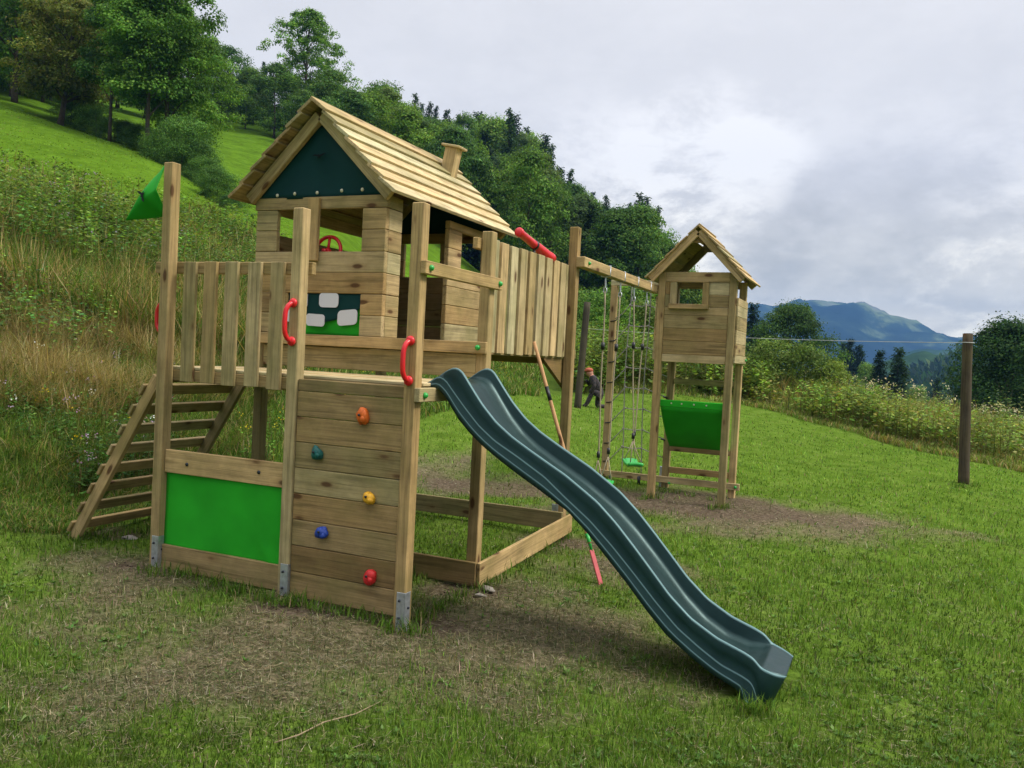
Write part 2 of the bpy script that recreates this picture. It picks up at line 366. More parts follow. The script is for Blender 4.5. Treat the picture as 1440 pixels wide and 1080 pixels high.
# ================================================================ PLAYHOUSE
house = thing('playhouse', 'small log playhouse with plank gable roof and chimney, standing on the play tower', 'playhouse', (-1.47, 1.9, 1.741))
ZC = [1.742, 1.898, 2.056, 2.215, 2.373, 2.535, 2.694]
T = .045
def log(m, x0, x1, y0, y1, k, t=.55): m.box(x0, x1, y0, y1, ZC[k] + .001, ZC[k + 1] - .001, t, .005, .002)
m = MB()
for k in (0, 1): log(m, -2.07, -1.735, .953, .998, k, .5); log(m, -1.066, -.87, .953, .998, k, .5)
for k in (2, 3): log(m, -2.07, -.87, .953, .998, k, .56)
for k in (4, 5): log(m, -2.07, -1.868, .953, .998, k, .56); log(m, -1.078, -.87, .953, .998, k, .54)
m.box(-2.085, -.862, .950, .995, 2.696, 2.788, .6)
fw = m.build('front_wall', WOOD, house)
m = MB(); m.box(-1.552, -1.452, .915, .948, 2.30, 2.775, .58); m.build('window_mullion', WOOD, fw)
m = MB()
for k in range(6): log(m, -.915, -.871, .999, 1.182, k, .66)
m.box(-.915, -.871, .999, 1.182, 2.697, 2.79, .6); m.build('side_wall', WOOD, house); m = MB()
for k in range(6):
    if k in (4, 5): log(m, -.915, -.871, 1.93, 2.165, k, .7); log(m, -.915, -.871, 2.62, 2.80, k, .68)
    else: log(m, -.915, -.871, 1.93, 2.80, k, .7)
m.box(-.915, -.868, 1.93, 2.80, 2.697, 2.76, .6)
m.build('side_wall', WOOD, house)
m = MB()
for k in range(6):
    if k == 5: log(m, -2.07, -2.026, .999, 1.15, k, .5); log(m, -2.07, -2.026, 2.72, 2.80, k, .5)
    else: log(m, -2.07, -2.026, .999, 2.80, k, .5)
m.box(-2.07, -2.026, .999, 2.80, 2.697, 2.79, .45)
m.build('side_wall', WOOD, house)
m = MB()
for k in range(6):
    if k in (4, 5): log(m, -2.07, -1.84, 2.802, 2.846, k, .45); log(m, -1.44, -1.3, 2.802, 2.846, k, .45); log(m, -.99, -.871, 2.802, 2.846, k, .45)
    else: log(m, -2.07, -.871, 2.802, 2.846, k, .45)
m.box(-2.07, -.871, 2.802, 2.846, 2.697, 2.79, .45)
m.build('rear_wall', WOOD, house)
# roof
MX = -1.47; rr = np.array([-1.485, -1.40, -1.30, -1.19, -1.102, -1.004, -.877, -.742]); rz = np.array([3.503, 3.409, 3.316, 3.214, 3.115, 3.009, 2.902, 2.788])
roof_m = MB()
sl = math.atan2(3.503 - 2.788, .735)
dn = np.array([math.cos(sl), 0, -math.sin(sl)]); nr = np.array([math.sin(sl), 0, math.cos(sl)])
top = np.array([MX, 0, 3.49]); full = .735 / math.cos(sl); stp = full / 7
for side in (1, -1):
    for k in range(7):
        c0 = stp * k; tilt = .135
        d1 = np.array([math.cos(sl - tilt), 0, -math.sin(sl - tilt)]); n1 = np.array([math.sin(sl - tilt), 0, math.cos(sl - tilt)])
        wd = stp + .028
        cen = top + dn * (c0 + stp * .5 + .004) + n1 * .007; cen[1] = (0.80 + 3.0) / 2 + RNG.normal(0, .004)
        A = np.array([[0, 1, 0], d1, n1]); 
        if side < 0:
            cen[0] = 2 * MX - cen[0]; A = A * np.array([-1, 1, 1]); 
        if k == 0 and side > 0: cen = cen - d1 * .0
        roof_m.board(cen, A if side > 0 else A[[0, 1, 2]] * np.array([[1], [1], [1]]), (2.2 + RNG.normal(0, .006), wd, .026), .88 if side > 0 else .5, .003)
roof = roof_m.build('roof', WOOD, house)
for yy in (.925, 2.90):
    for side in (1, -1):
        m = MB()
        a = np.array([MX + side * .0, yy, 3.40]); b = np.array([MX + side * .645, yy, 3.40 - .645 * math.tan(sl)])
        a = a + (side * .012, 0, -.012)
        n = np.array([side * math.sin(sl), 0, math.cos(sl)])
        m.bar(a, b, .085, .045, (0, 1, 0), .55); m.build('rafter', WOOD, roof)
m = MB(); m.bar((MX, .95, 3.375), (MX, 2.87, 3.375), .05, .09, (0, 0, 1), .4); m.build('ridge_beam', WOOD, roof)
# chimney, leaning with the slope
cb = on_axis(630, 246, 'Y', 2.62); cb = np.array([-1.30, 2.62, 3.25]); tl = math.radians(11)
ux = np.array([math.cos(tl), 0, -math.sin(tl)]); uz = np.array([math.sin(tl), 0, math.cos(tl)]); uy = np.array([0, 1, 0])
m = MB(); m.board(cb + uz * .145, [uz, ux, uy], (.31, .125, .11), .66, .004); chim = m.build('chimney', WOOD, roof)
m = MB(); m.board(cb + uz * .312, [uy, ux, uz], (.165, .195, .022), .66, .01); m.build('chimney_cap', WOOD, roof)
# gable canvas with pale bolts and a small bird mark
m = MB(); gx = np.linspace(-2.03, -.91, 24); P = []; F = []
V = []; rows = 14
for j in range(rows):
    s_ = j / (rows - 1); hw = .60 * (1 - s_) + .004; z = 2.775 + s_ * .575
    for i in range(25):
        u = i / 24 * 2 - 1; V.append((MX + u * hw, .962 + .012 * math.sin(u * 3 + s_ * 5) * (1 - s_) + .006 * math.cos(u * 9) * (1 - s_), z))
F = [[j * 25 + i, j * 25 + i + 1, (j + 1) * 25 + i + 1, (j + 1) * 25 + i] for j in range(rows - 1) for i in range(24)]
m.add(V, F, None, .5, True); gc = m.build('gable_canvas', TARPD, house); md = gc.modifiers.new('thick', 'SOLIDIFY'); md.thickness = .003
m = MB(); bird = [(-1, .1), (-.55, .28), (-.2, .12), (-.05, .3), (.1, .12), (.5, .3), (1.05, .42), (.55, .02), (.2, -.1), (.12, -.5), (0, -.2), (-.12, -.5), (-.15, -.1), (-.6, -.05)]
cxy = on_axis(449, 219, 'Y', .945); m.prism([(cxy[0] + a * .062, cxy[2] + b * .045) for a, b in bird], 'Y', .938, .942); m.build('bird_mark', INK, gc)
for px, py in ((390, 275), (414.5, 272.5), (446, 271), (480.5, 268), (509.5, 266.5)):
    q = on_axis(px, py, 'Y', .945); m = MB(); m.ball(q, .014, 10, (1, .6, 1)); m.build('bolt_head', BRASS, gc)
m = MB(); m.prism([(MX - .60, 2.775), (MX + .60, 2.775), (MX, 3.36)], 'Y', 2.86, 2.866); o = m.build('gable_canvas', TARPD, house)
# shop counter opening: dark green valance with white stones over a lime curtain
nx, nz = 26, 12
def sheet(x0, x1, zt, zb, y, wav, ph=0):
    V = []
    for j in range(nz):
        for i in range(nx):
            u = i / (nx - 1); x = x0 + (x1 - x0) * u; t = j / (nz - 1); b = zb(x) if callable(zb) else zb
            V.append((x, y + wav * math.sin(u * 11 + ph) * (t), zt + (b - zt) * t))
    return V, [[j * nx + i, (j + 1) * nx + i, (j + 1) * nx + i + 1, j * nx + i + 1] for j in range(nz - 1) for i in range(nx - 1)]
m = MB(); m.add(*sheet(-1.74, -1.06, 2.06, 1.735, .985, .008, 2), None, .5, True); o = m.build('counter_curtain', TARPM, house); o.modifiers.new('t', 'SOLIDIFY').thickness = .002
vz = lambda x: 1.838 + .11 * max(0, min(1, (x + 1.40) / .33)) ** 1.5 if x > -1.40 else 1.838
m = MB(); m.add(*sheet(-1.74, -1.06, 2.06, vz, .968, .004), None, .5, True); val = m.build('counter_valance', TARPD, house); val.modifiers.new('t', 'SOLIDIFY').thickness = .002
def rrect(cx, cz, w, h, sk=0, n=6, r=.35):
    out = []
    for q, (sx, sz) in enumerate(((1, -1), (1, 1), (-1, 1), (-1, -1))):
        for k in range(n):
            a = PI / 2 * (q - 1) + PI / 2 * k / (n - 1); R = r * min(w, h)
            px = sx * (w / 2 - R) + R * math.cos(a); pz = sz * (h / 2 - R) + R * math.sin(a)
            out.append((cx + px, cz + pz + px * sk))
    return out
def stone_at(px, py, w, h, sk=0):
    q = on_axis(px, py, 'Y', .955); m = MB(); m.prism(rrect(q[0], q[2], w, h, sk, 6, .28), 'Y', .956, .962); m.build('stone_print', TARPW, val)
stone_at(462, 422, .175, .11, .0); stone_at(488, 446.5, .175, .115, .10); stone_at(443, 450, .17, .092, -.03); stone_at(426.5, 422, .075, .11, 0); stone_at(407, 443, .055, .10, 0)
# steering wheel behind the front window
sc_ = on_axis(466, 352, 'Y', 1.06); m = MB(); R = .118
sc_ = np.array([-1.455, 1.06, 2.385])
m.tube([sc_ + (R * math.cos(a), .0 + .02 * math.sin(a), R * math.sin(a)) for a in np.linspace(0, 2 * PI, 33)], .014, 10, False)
for a in (PI / 2, PI / 2 + 2.094, PI / 2 + 4.189): m.tube([sc_, sc_ + (R * math.cos(a), .02 * math.sin(a), R * math.sin(a))], .011, 8)
m.ball(sc_, .03, 12); m.tube([sc_, sc_ + (0, -.06, 0)], .02, 10); m.build('steering_wheel', RED, house)

# ================================================================ RAMP LADDER
ladder = thing('ramp_ladder', 'sloping wooden ladder with wide plank rungs leaning on the left side of the deck', 'ladder', (-2.55, .55, .16))
def lpt(off, z, y): # outer line of the stringer
    return np.array([-2.253 - (1.282 - z) / 1.588 + off, y, z])
an = math.atan2(1.588, 1); dl = np.array([1, 0, 1.588]) / math.hypot(1, 1.588); nl = np.array([1.588, 0, -1]) / math.hypot(1, 1.588)
for y in (.10, .975):
    a = lpt(0, .06, y) + nl * .043; b = lpt(0, 1.40, y) + nl * .043; m = MB()
    m.bar(a, b, .085, .04, (0, 1, 0), .45); m.build('stringer', WOOD, ladder)
for z in (1.275, 1.125, .972, .82, .668, .518, .365, .215):
    c = lpt(0, z, .5375) - nl * .0135; m = MB(); m.board(c, [(0, 1, 0), dl, nl], (.955, .088, .026), .45, .004, .004); m.build('rung', WOOD, ladder)

# ================================================================ SLIDE
slide = thing('slide', 'dark green wavy plastic slide running from the deck down to the grass', 'slide', (1.0, .44, 0))
m, nt, b = nodes('slide_plastic'); L = nt.links.new
tc = N(nt, 'ShaderNodeTexCoord'); n1 = N(nt, 'ShaderNodeTexNoise', i_Scale=9.0, i_Detail=6.0, i_Roughness=0.7); L(tc.outputs['Object'], n1.inputs['Vector'])
mpx = N(nt, 'ShaderNodeMapping'); mpx.inputs['Scale'].default_value = (3, 60, 3); L(tc.outputs['Object'], mpx.inputs[0])
n2 = N(nt, 'ShaderNodeTexNoise', i_Scale=1.0, i_Detail=4.0, i_Roughness=0.65); L(mpx.outputs[0], n2.inputs['Vector'])
cr = ramp(nt, [(0.3, (0.0012, 0.010, 0.0085)), (0.75, (0.003, 0.018, 0.0155))], n1.outputs['Fac'])
scr = ramp(nt, [(0.5, 0.0), (0.85, 1.0)], n2.outputs['Fac'])
c = mixc(nt, cr.outputs[0], (0.025, 0.055, 0.055), math_(nt, 'MULTIPLY', scr.outputs[0], 0.25))
ua = N(nt, 'ShaderNodeAttribute', attribute_name='tint'); c = mixc(nt, c, (0.15, 0.26, 0.265), ua.outputs['Fac'])  # pale rim and groove lines are edge highlights painted into the colour
L(c, b.inputs['Base Color']); rg = ramp(nt, [(0.35, 0.36), (0.7, 0.48)], n1.outputs['Fac']); L(rg.outputs[0], b.inputs['Roughness']); b.inputs['Specular IOR Level'].default_value = 0.5; b.inputs['Specular Tint'].default_value = (.62, .93, .93, 1)
bp = N(nt, 'ShaderNodeBump', i_Strength=0.08, i_Distance=0.01); L(n1.outputs['Fac'], bp.inputs['Height']); L(bp.outputs[0], b.inputs['Normal'])
SLIDEM = m
tX, tZ = zip(*[(-.03, 1.462), (0.004, 1.482), (0.05, 1.515), (0.096, 1.548), (0.145, 1.568), (0.191, 1.557), (0.234, 1.503), (0.282, 1.439), (0.348, 1.356), (0.441, 1.261), (0.548, 1.183), (0.67, 1.113), (0.773, 1.057), (0.898, 0.99), (1.023, 0.908), (1.1, 0.856), (1.214, 0.753), (1.328, 0.632), (1.433, 0.516), (1.536, 0.4), (1.662, 0.29), (1.806, 0.209), (1.945, 0.16), (2.0, 0.135), (2.04, 0.092), (2.1, .072), (2.165, .052)])
bX, bZ = zip(*[(-.03, 1.44), (0.033, 1.44), (0.066, 1.425), (0.12, 1.372), (0.203, 1.258), (0.288, 1.177), (0.38, 1.106), (0.488, 1.037), (0.611, 0.965), (0.74, 0.895), (0.933, 0.785), (1.058, 0.677), (1.181, 0.552), (1.302, 0.429), (1.421, 0.297), (1.537, 0.184), (1.673, 0.09), (1.794, 0.019), (1.9, -0.027), (1.95, -0.052), (1.972, -0.16), (2.165, -.2)])
gX, gZ = zip(*[(-.03, 1.455), (0.02, 1.49), (0.053, 1.506), (0.099, 1.488), (0.148, 1.43), (0.244, 1.325), (0.338, 1.229), (0.447, 1.148), (0.606, 1.064), (0.778, 0.965), (0.906, 0.865), (1.067, 0.747), (1.203, 0.623), (1.336, 0.489), (1.467, 0.352), (1.594, 0.23), (1.717, 0.146), (1.836, 0.075), (1.952, 0.034), (2.0, 0.01), (2.03, -0.05), (2.05, -.17), (2.165, -.2)])
dX = [-.03, 0, .1, .145, .2, .3, .5, 1, 1.8, 1.93, 2.0, 2.045, 2.165]; dZ = [.0, .004, .062, .09, .103, .11, .118, .125, .125, .11, .07, .006, .0]
xs = np.concatenate([np.linspace(-.03, 1.9, 84), np.linspace(1.91, 2.165, 30)])
def smooth_interp(x, X_, Z_, s=.012):
    k = np.linspace(-2, 2, 9); w = np.exp(-k * k / 2); return sum(wi * np.interp(x + ki * s, X_, Z_) for ki, wi in zip(k, w)) / w.sum()
zt = smooth_interp(xs, tX, tZ); zg = smooth_interp(xs, gX, gZ); zb = smooth_interp(xs, bX, bZ, .006); zd = zt - smooth_interp(xs, dX, dZ, .01)
zt = np.maximum(zt, zd + .0005)
end = np.clip((xs - 2.03) / .135, 0, 1)
sect = []; YN, YF = .20, .68
tn = []
for i, x in enumerate(xs):
    nar = .055 * end[i] ** 3; r = .013
    zl = zg[i] - .6 * (zg[i] - zb[i])
    def side(y, s):  # s=+1 near (inner is +y)
        return [(y - s * .020, zb[i]), (y - s * .020, zl - .006), (y - s * .0175, zl), (y - s * .0145, zl + .005), (y - s * .013, zg[i] - .008), (y - s * .0105, zg[i] - .001), (y - s * .007, zg[i] + .005), (y - s * .004, (zg[i] + zt[i]) / 2),
                (y, zt[i] - r), (y + s * .003, zt[i] - r * .3), (y + s * r, zt[i]), (y + s * r * 1.9, zt[i] - r * .3), (y + s * r * 2.2, zt[i] - r), (y + s * .030, zd[i] + (zt[i] - zd[i]) * .35), (y + s * .042, zd[i] + min(.02, (zt[i] - zd[i]) * .2)), (y + s * .07, zd[i] + .001)]
    sN = side(YN + nar, 1); sF = side(YF - nar, -1)[::-1]
    row = sN + [((YN + YF) / 2 - .06, zd[i] - .002), ((YN + YF) / 2 + .06, zd[i] - .002)] + sF
    # outer points never above the rim at the tip
    row = [(yy, min(zz, zt[i])) for yy, zz in row]
    sect.append([(x - .42 * (zt[i] - zz) * end[i], yy, zz) for yy, zz in row])
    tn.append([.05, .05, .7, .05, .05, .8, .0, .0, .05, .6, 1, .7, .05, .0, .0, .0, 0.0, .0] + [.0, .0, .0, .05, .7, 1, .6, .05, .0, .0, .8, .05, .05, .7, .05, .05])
n = len(sect[0]); V = np.array(sect).reshape(-1, 3); mm = MB(); F = [[i * n + k, i * n + k + 1, (i + 1) * n + k + 1, (i + 1) * n + k] for i in range(len(xs) - 1) for k in range(n - 1)]
F = [f[::-1] for f in F]; F.append([(len(xs) - 1) * n + k for k in range(n)][::-1])
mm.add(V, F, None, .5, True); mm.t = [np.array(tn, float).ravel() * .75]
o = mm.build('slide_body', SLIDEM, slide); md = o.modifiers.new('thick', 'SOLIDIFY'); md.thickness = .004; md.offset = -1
# ================================================================ TERRAIN FUNCTION
def _hash(ix, iy, seed):
    h = (ix.astype(np.int64) * 374761393 + iy.astype(np.int64) * 668265263 + seed * 1274126177) & 0x7fffffff
    h = ((h ^ (h >> 13)) * 1103515245) & 0x7fffffff
    return ((h ^ (h >> 16)) & 0xffff) / 65535.0
def vnoise(x, y, seed=0):
    x = np.asarray(x, float); y = np.asarray(y, float); ix = np.floor(x); iy = np.floor(y); fx = x - ix; fy = y - iy
    fx = fx * fx * (3 - 2 * fx); fy = fy * fy * (3 - 2 * fy)
    a = _hash(ix, iy, seed); b = _hash(ix + 1, iy, seed); c = _hash(ix, iy + 1, seed); d = _hash(ix + 1, iy + 1, seed)
    return (a * (1 - fx) + b * fx) * (1 - fy) + (c * (1 - fx) + d * fx) * fy
def fbm(x, y, seed=0, o=4):
    s = 0; a = 0.5; f = 1.0
    for k in range(o): s = s + a * vnoise(np.asarray(x) * f, np.asarray(y) * f, seed + k * 17); a *= .5; f *= 2.03
    return s / (1 - .5 ** o)
def plane_z(x, y): return .027 * np.maximum(y, -6) - .036 * np.clip(x, -7, 6) - .012 * np.clip(x - .8, 0, 3)
# ground profiles: photograph column -> (distance along the view axis, row where that ground shows)
PROF = {
 -500: [(6.5, 700), (8.5, 590), (11, 480), (15, 370), (22, 270), (40, 170), (70, 80), (150, -20), (400, -60)],
 0: [(6.6, 705), (9, 585), (11.5, 480), (15, 385), (22, 300), (40, 205), (66, 135), (85, 125), (150, 90), (400, 40)],
 200: [(8.6, 650), (10.5, 570), (13, 480), (17, 410), (24, 335), (40, 255), (58, 208), (72, 200), (100, 165), (150, 148), (400, 120)],
 360: [(9, 640), (12, 560), (15, 490), (20, 410), (27, 352), (43, 300), (55, 300), (70, 268), (90, 228), (115, 175), (150, 168), (400, 150)],
 470: [(10, 625), (15, 530), (22, 440), (32, 372), (50, 315), (75, 272), (105, 222), (150, 200), (400, 160)],
 560: [(12, 610), (17, 548), (25, 500), (45, 405), (70, 345), (110, 285), (180, 240), (400, 190)],
 700: [(13, 595), (17, 552), (25, 515), (45, 465), (65, 440), (100, 390), (160, 330), (400, 240)],
 840: [(13, 620), (18, 580), (25, 538), (35, 510), (50, 480), (75, 450), (120, 415), (200, 380), (500, 310)],
 930: [(14, 615), (22, 565), (30, 535), (45, 515), (70, 500), (150, 470), (500, 410)],
 1060: [(18, 605), (25, 578), (28, 562), (31, 552), (38, 560), (60, 566), (120, 572), (300, 560), (900, 545)],
 1160: [(18, 620), (22.5, 602), (25, 582), (28, 572), (34, 582), (60, 592), (130, 600), (300, 585), (900, 550)],
 1280: [(16, 645), (20, 632), (22, 612), (26, 602), (32, 615), (60, 625), (130, 630), (300, 605), (900, 556)],
 1440: [(14, 690), (17.5, 667), (20, 642), (25, 634), (31, 645), (60, 660), (130, 660), (300, 625), (900, 565)],
 1900: [(12, 740), (15, 715), (18, 690), (24, 680), (30, 690), (60, 700), (130, 690), (300, 640), (900, 575)]}
AX = math.atan2(FW[1], FW[0])
def az_of(x, y): 
    a = AX - np.arctan2(np.asarray(y) - CAM[1], np.asarray(x) - CAM[0])
    return (a + PI) % (2 * PI) - PI
_K = []
for px in sorted(PROF):
    R_ = []; Z_ = []; A_ = []
    d0 = PROF[px][0][0] * .8
    for d, y in PROF[px]:
        p = at_depth(px, y, d); R_.append(math.hypot(p[0] - CAM[0], p[1] - CAM[1])); Z_.append(p[2]); A_.append(float(az_of(p[0], p[1])))
    _K.append((np.mean(A_), np.array(R_), np.array(Z_), R_[0]))
KA = np.array([k[0] for k in _K])
def height(x, y, rough=True):
    x = np.asarray(x, float); y = np.asarray(y, float)
    r = np.hypot(x - CAM[0], y - CAM[1]); a = np.clip(az_of(x, y), KA[0], KA[-1])
    i = np.clip(np.searchsorted(KA, a) - 1, 0, len(KA) - 2); t = (a - KA[i]) / (KA[i + 1] - KA[i]); t = t * t * (3 - 2 * t) * .5 + t * .5
    zs = []; r0 = []
    for k, (ka, R_, Z_, r_) in enumerate(_K):
        zs.append(sum(w * np.interp(r * f, R_, Z_) for f, w in ((.88, .2), (.94, .2), (1, .2), (1.06, .2), (1.12, .2)))); r0.append(r_)
    zs = np.array(zs); r0 = np.array(r0); ii = np.arange(r.size).reshape(r.shape)
    zf = zs.reshape(len(_K), -1); rr_ = r0
    z = (zf[i.ravel(), ii.ravel()] * (1 - t.ravel()) + zf[i.ravel() + 1, ii.ravel()] * t.ravel()).reshape(r.shape)
    rs = rr_[i] * (1 - t) + rr_[i + 1] * t
    s = np.clip((r / rs - .72) / .45, 0, 1); s = s * s * (3 - 2 * s)
    back = np.clip((np.abs(az_of(x, y)) - 1.2) / .6, 0, 1)
    z = plane_z(x, y) * (1 - s) + z * s
    z = z * (1 - back) + plane_z(x, y) * back
    if rough:
        far = np.clip((r - 8) / 30, 0, 1)
        z = z + (fbm(x * 1.3, y * 1.3, 3) - .5) * .07 + far * (fbm(x / 7, y / 7, 9) - .5) * .9 + np.clip((r - 60) / 200, 0, 1) * (fbm(x / 40, y / 40, 12) - .5) * 6
        foot = np.clip(1 - np.maximum(np.abs(x + .9) / 2.2, np.abs(y - 1.3) / 2.4), 0, .3) / .3
        z = z * (1 - foot * .0)
    return z
def hz(x, y): return float(height(np.array([x]), np.array([y]))[0])
def gp(px, d):
    """ground point in photograph column px at distance d along the view axis"""
    y = 520.0
    for _ in range(8):
        p = at_depth(px, y, d); h = hz(p[0], p[1]); y += (p[2] - h) * FPX / d
    return np.array([p[0], p[1], h])
def gpx(px, py, dmin=2.5, dmax=120):
    """ground point seen at a photograph pixel"""
    ds = np.geomspace(dmin, dmax, 900); P = CAM + ds[:, None] * ray(px, py); h = height(P[:, 0], P[:, 1]); k = np.argmax(P[:, 2] < h)
    return np.array([P[k, 0], P[k, 1], h[k]]), ds[k]

# ================================================================ LOOKOUT TOWER
look = thing('lookout_tower', 'small wooden lookout tower with gable roof, framed window and slanted green canvas underneath', 'lookout tower', (.53, 5.5, .14))
FX0, FX1, FY, BY = .092, .893, 5.184, 5.859
lp = []
for x, y, z0, z1, t in ((FX0, FY, .08, 2.70, .62), (FX1, FY, .07, 2.70, .55), (FX0, BY, .1, 2.66, .5), (FX1, BY, .08, 2.66, .5)): lp.append(post(x, y, z0, z1, look, t))
m = MB(); zb_ = [1.682, 1.772, 1.926, 2.07, 2.216]; tt = [.78, .5, .6, .56]
for a, b_, t in zip(zb_[:-1], zb_[1:], tt): m.box(.1735, .8915, 5.196, 5.226, a + .001, b_ - .001, t, .004, .001)
zb_ = [2.216, 2.285, 2.342, 2.45, 2.577]
for a, b_, t in ((2.216, 2.31, .55), (2.31, 2.45, .6), (2.45, 2.59, .55)):
    if a > 2.3: m.box(.1735, .308, 5.196, 5.226, a + .001, b_ - .001, t, .004); m.box(.602, .8915, 5.196, 5.226, a + .001, b_ - .001, t, .004)
    else: m.box(.1735, .8915, 5.196, 5.226, a + .001, b_ - .001, t, .004)
m.box(.1735, .8915, 5.192, 5.224, 2.592, 2.703, .62)
fw2 = m.build('front_wall', WOOD, look)
m = MB(); m.box(.235, .310, 5.168, 5.195, 2.343, 2.582, .68); m.box(.600, .672, 5.168, 5.195, 2.343, 2.582, .66); m.box(.228, .678, 5.148, 5.1945, 2.286, 2.342, .7); m.box(.245, .672, 5.172, 5.191, 2.584, 2.60, .6); m.build('window_frame', WOOD, fw2)
for sx, x0, x1 in ((1, .9745, .998), (-1, .066, .0905)):
    m = MB()
    for a, b_, t in zip([1.70, 1.79, 1.915, 2.07, 2.22, 2.34], [1.79, 1.915, 2.07, 2.22, 2.34, 2.425], [.8, .85, .72, .75, .8, .8]): m.box(x0, x1, 5.205 if a > 1.7 else 5.19, 5.87 if a > 1.7 else 5.98, a + .001, b_ - .001, t, .004)
    sw = m.build('side_wall', WOOD, look)
bolt_cap((.998, 5.90, 1.745), (1, 0, 0), sw, .016)
m = MB()
for a in np.linspace(1.70, 2.34, 6)[:-1]: m.box(.1735, .8915, 5.91, 5.935, a + .001, a + .127, .45)
m.box(.1735, .8915, 5.91, 5.935, 2.58, 2.68, .45); m.build('rear_wall', WOOD, look)
m = MB()
for y in np.linspace(5.235, 5.80, 6)[:-1]: m.box(.0925, .9725 if 0 else .89, y, y + .105, 1.715, 1.737, .5)
m.build('floor', WOOD, look)
# gable roof
MX2, TOP2 = .5325, 3.205; s2 = math.radians(46.5)
rm = MB(); full = .80; st = full / 5
for side in (1, -1):
    for k in range(5):
        tl_ = .07; dd = np.array([side * math.cos(s2 - tl_), 0, -math.sin(s2 - tl_)]); nn = np.array([side * math.sin(s2 - tl_), 0, math.cos(s2 - tl_)])
        d0_ = np.array([side * math.cos(s2), 0, -math.sin(s2)])
        c_ = np.array([MX2, 5.54 + RNG.normal(0, .006), TOP2]) + d0_ * (st * (k + .5) + .01) + nn * .008
        if side < 0 and k == 0: c_ = c_ - dd * .03
        rm.board(c_, [(0, 1, 0), dd, nn], (.96 + RNG.normal(0, .008), st + .015, .019), .62 if side > 0 else .6, .003)
roof2 = rm.build('roof', WOOD, look)
for yy in (5.105, 5.955):
    for side in (1, -1):
        m = MB()
        a = np.array([MX2 + side * .01, yy, TOP2 - .062]); b_ = a + np.array([side * math.cos(s2), 0, -math.sin(s2)]) * .735
        m.bar(a, b_, .09, .038, (0, 1, 0), .62); m.build('rafter', WOOD, roof2)
m = MB(); m.box(MX2 - .10, MX2 + .10, 5.128, 5.16, 3.02, 3.10, .5); m.build('collar_block', WOOD, roof2); m = MB(); m.box(MX2 - .10, MX2 + .10, 5.90, 5.93, 3.02, 3.10, .5); m.build('collar_block', WOOD, roof2)
# canvas under the floor, folded over a bar
m = MB(); nx, nz = 20, 14; V = []
for j in range(nz):
    t = j / (nz - 1)
    for i in range(nx):
        u = i / (nx - 1); V.append((.176 + u * .712, 5.27 + .57 * t, 1.165 - .50 * t - .05 * math.sin(PI * t) * (1 + .3 * math.sin(u * 4))))
m.add(V, [[j * nx + i, j * nx + i + 1, (j + 1) * nx + i + 1, (j + 1) * nx + i] for j in range(nz - 1) for i in range(nx - 1)], None, .5, True)
cp = m.build('canvas_panel', TARP, look); cp.modifiers.new('t', 'SOLIDIFY').thickness = .003
m = MB(); m.box(.156, .890, 5.2655, 5.30, 1.165, 1.247, .5, .008); fold = m.build('canvas_fold', TARP, cp)
for x in (.3, .42, .56, .7): m = MB(); m.ball((x, 5.263, 1.21), .010, 8, (1, .5, 1)); m.build('bolt_head', BRASS, cp)
for z0, z1, y, t in ((1.42, 1.488, 5.862, .4), (.605, .672, 5.845, .45), (.335, .41, 5.862, .5)):
    m = MB(); m.box(.1735, .8915, y, y + .034, z0, z1, t); m.build('rung', WOOD, look)
m = MB(); m.box(.06, .09, BY + .015, BY + .065, .12, .40, .5, .001); m.build('steel_shoe', STEEL, lp[2])

# ================================================================ SWING BEAM
beam = thing('swing_beam', 'square wooden swing beam bolted between the play tower and the lookout tower', 'beam', (.042, 2.66, 2.46))
m = MB(); m.box(.002, .0845, 2.655, 5.30, 2.460, 2.553, .66, .006); bm_ = m.build('beam', WOOD, beam)
bolt_cap((.0845, 2.76, 2.505), (1, 0, 0), bm_, .016)
m = MB(); m.tube([(.0845, 5.20, 2.515), (.097, 5.20, 2.515)], .012, 8); m.build('bolt', BOLT, bm_)
SY = (3.39, 3.88, 4.38, 4.90)
for y in SY:
    m = MB(); e = .003
    m.tube([(.002 - e, y, 2.460 - e), (.002 - e, y, 2.553 + e), (.0845 + e, y, 2.553 + e), (.0845 + e, y, 2.460 - e), (.043, y, 2.452), (.002 - e, y, 2.460 - e)], .0055, 6, False)
    m.build('strap', STEEL, beam)
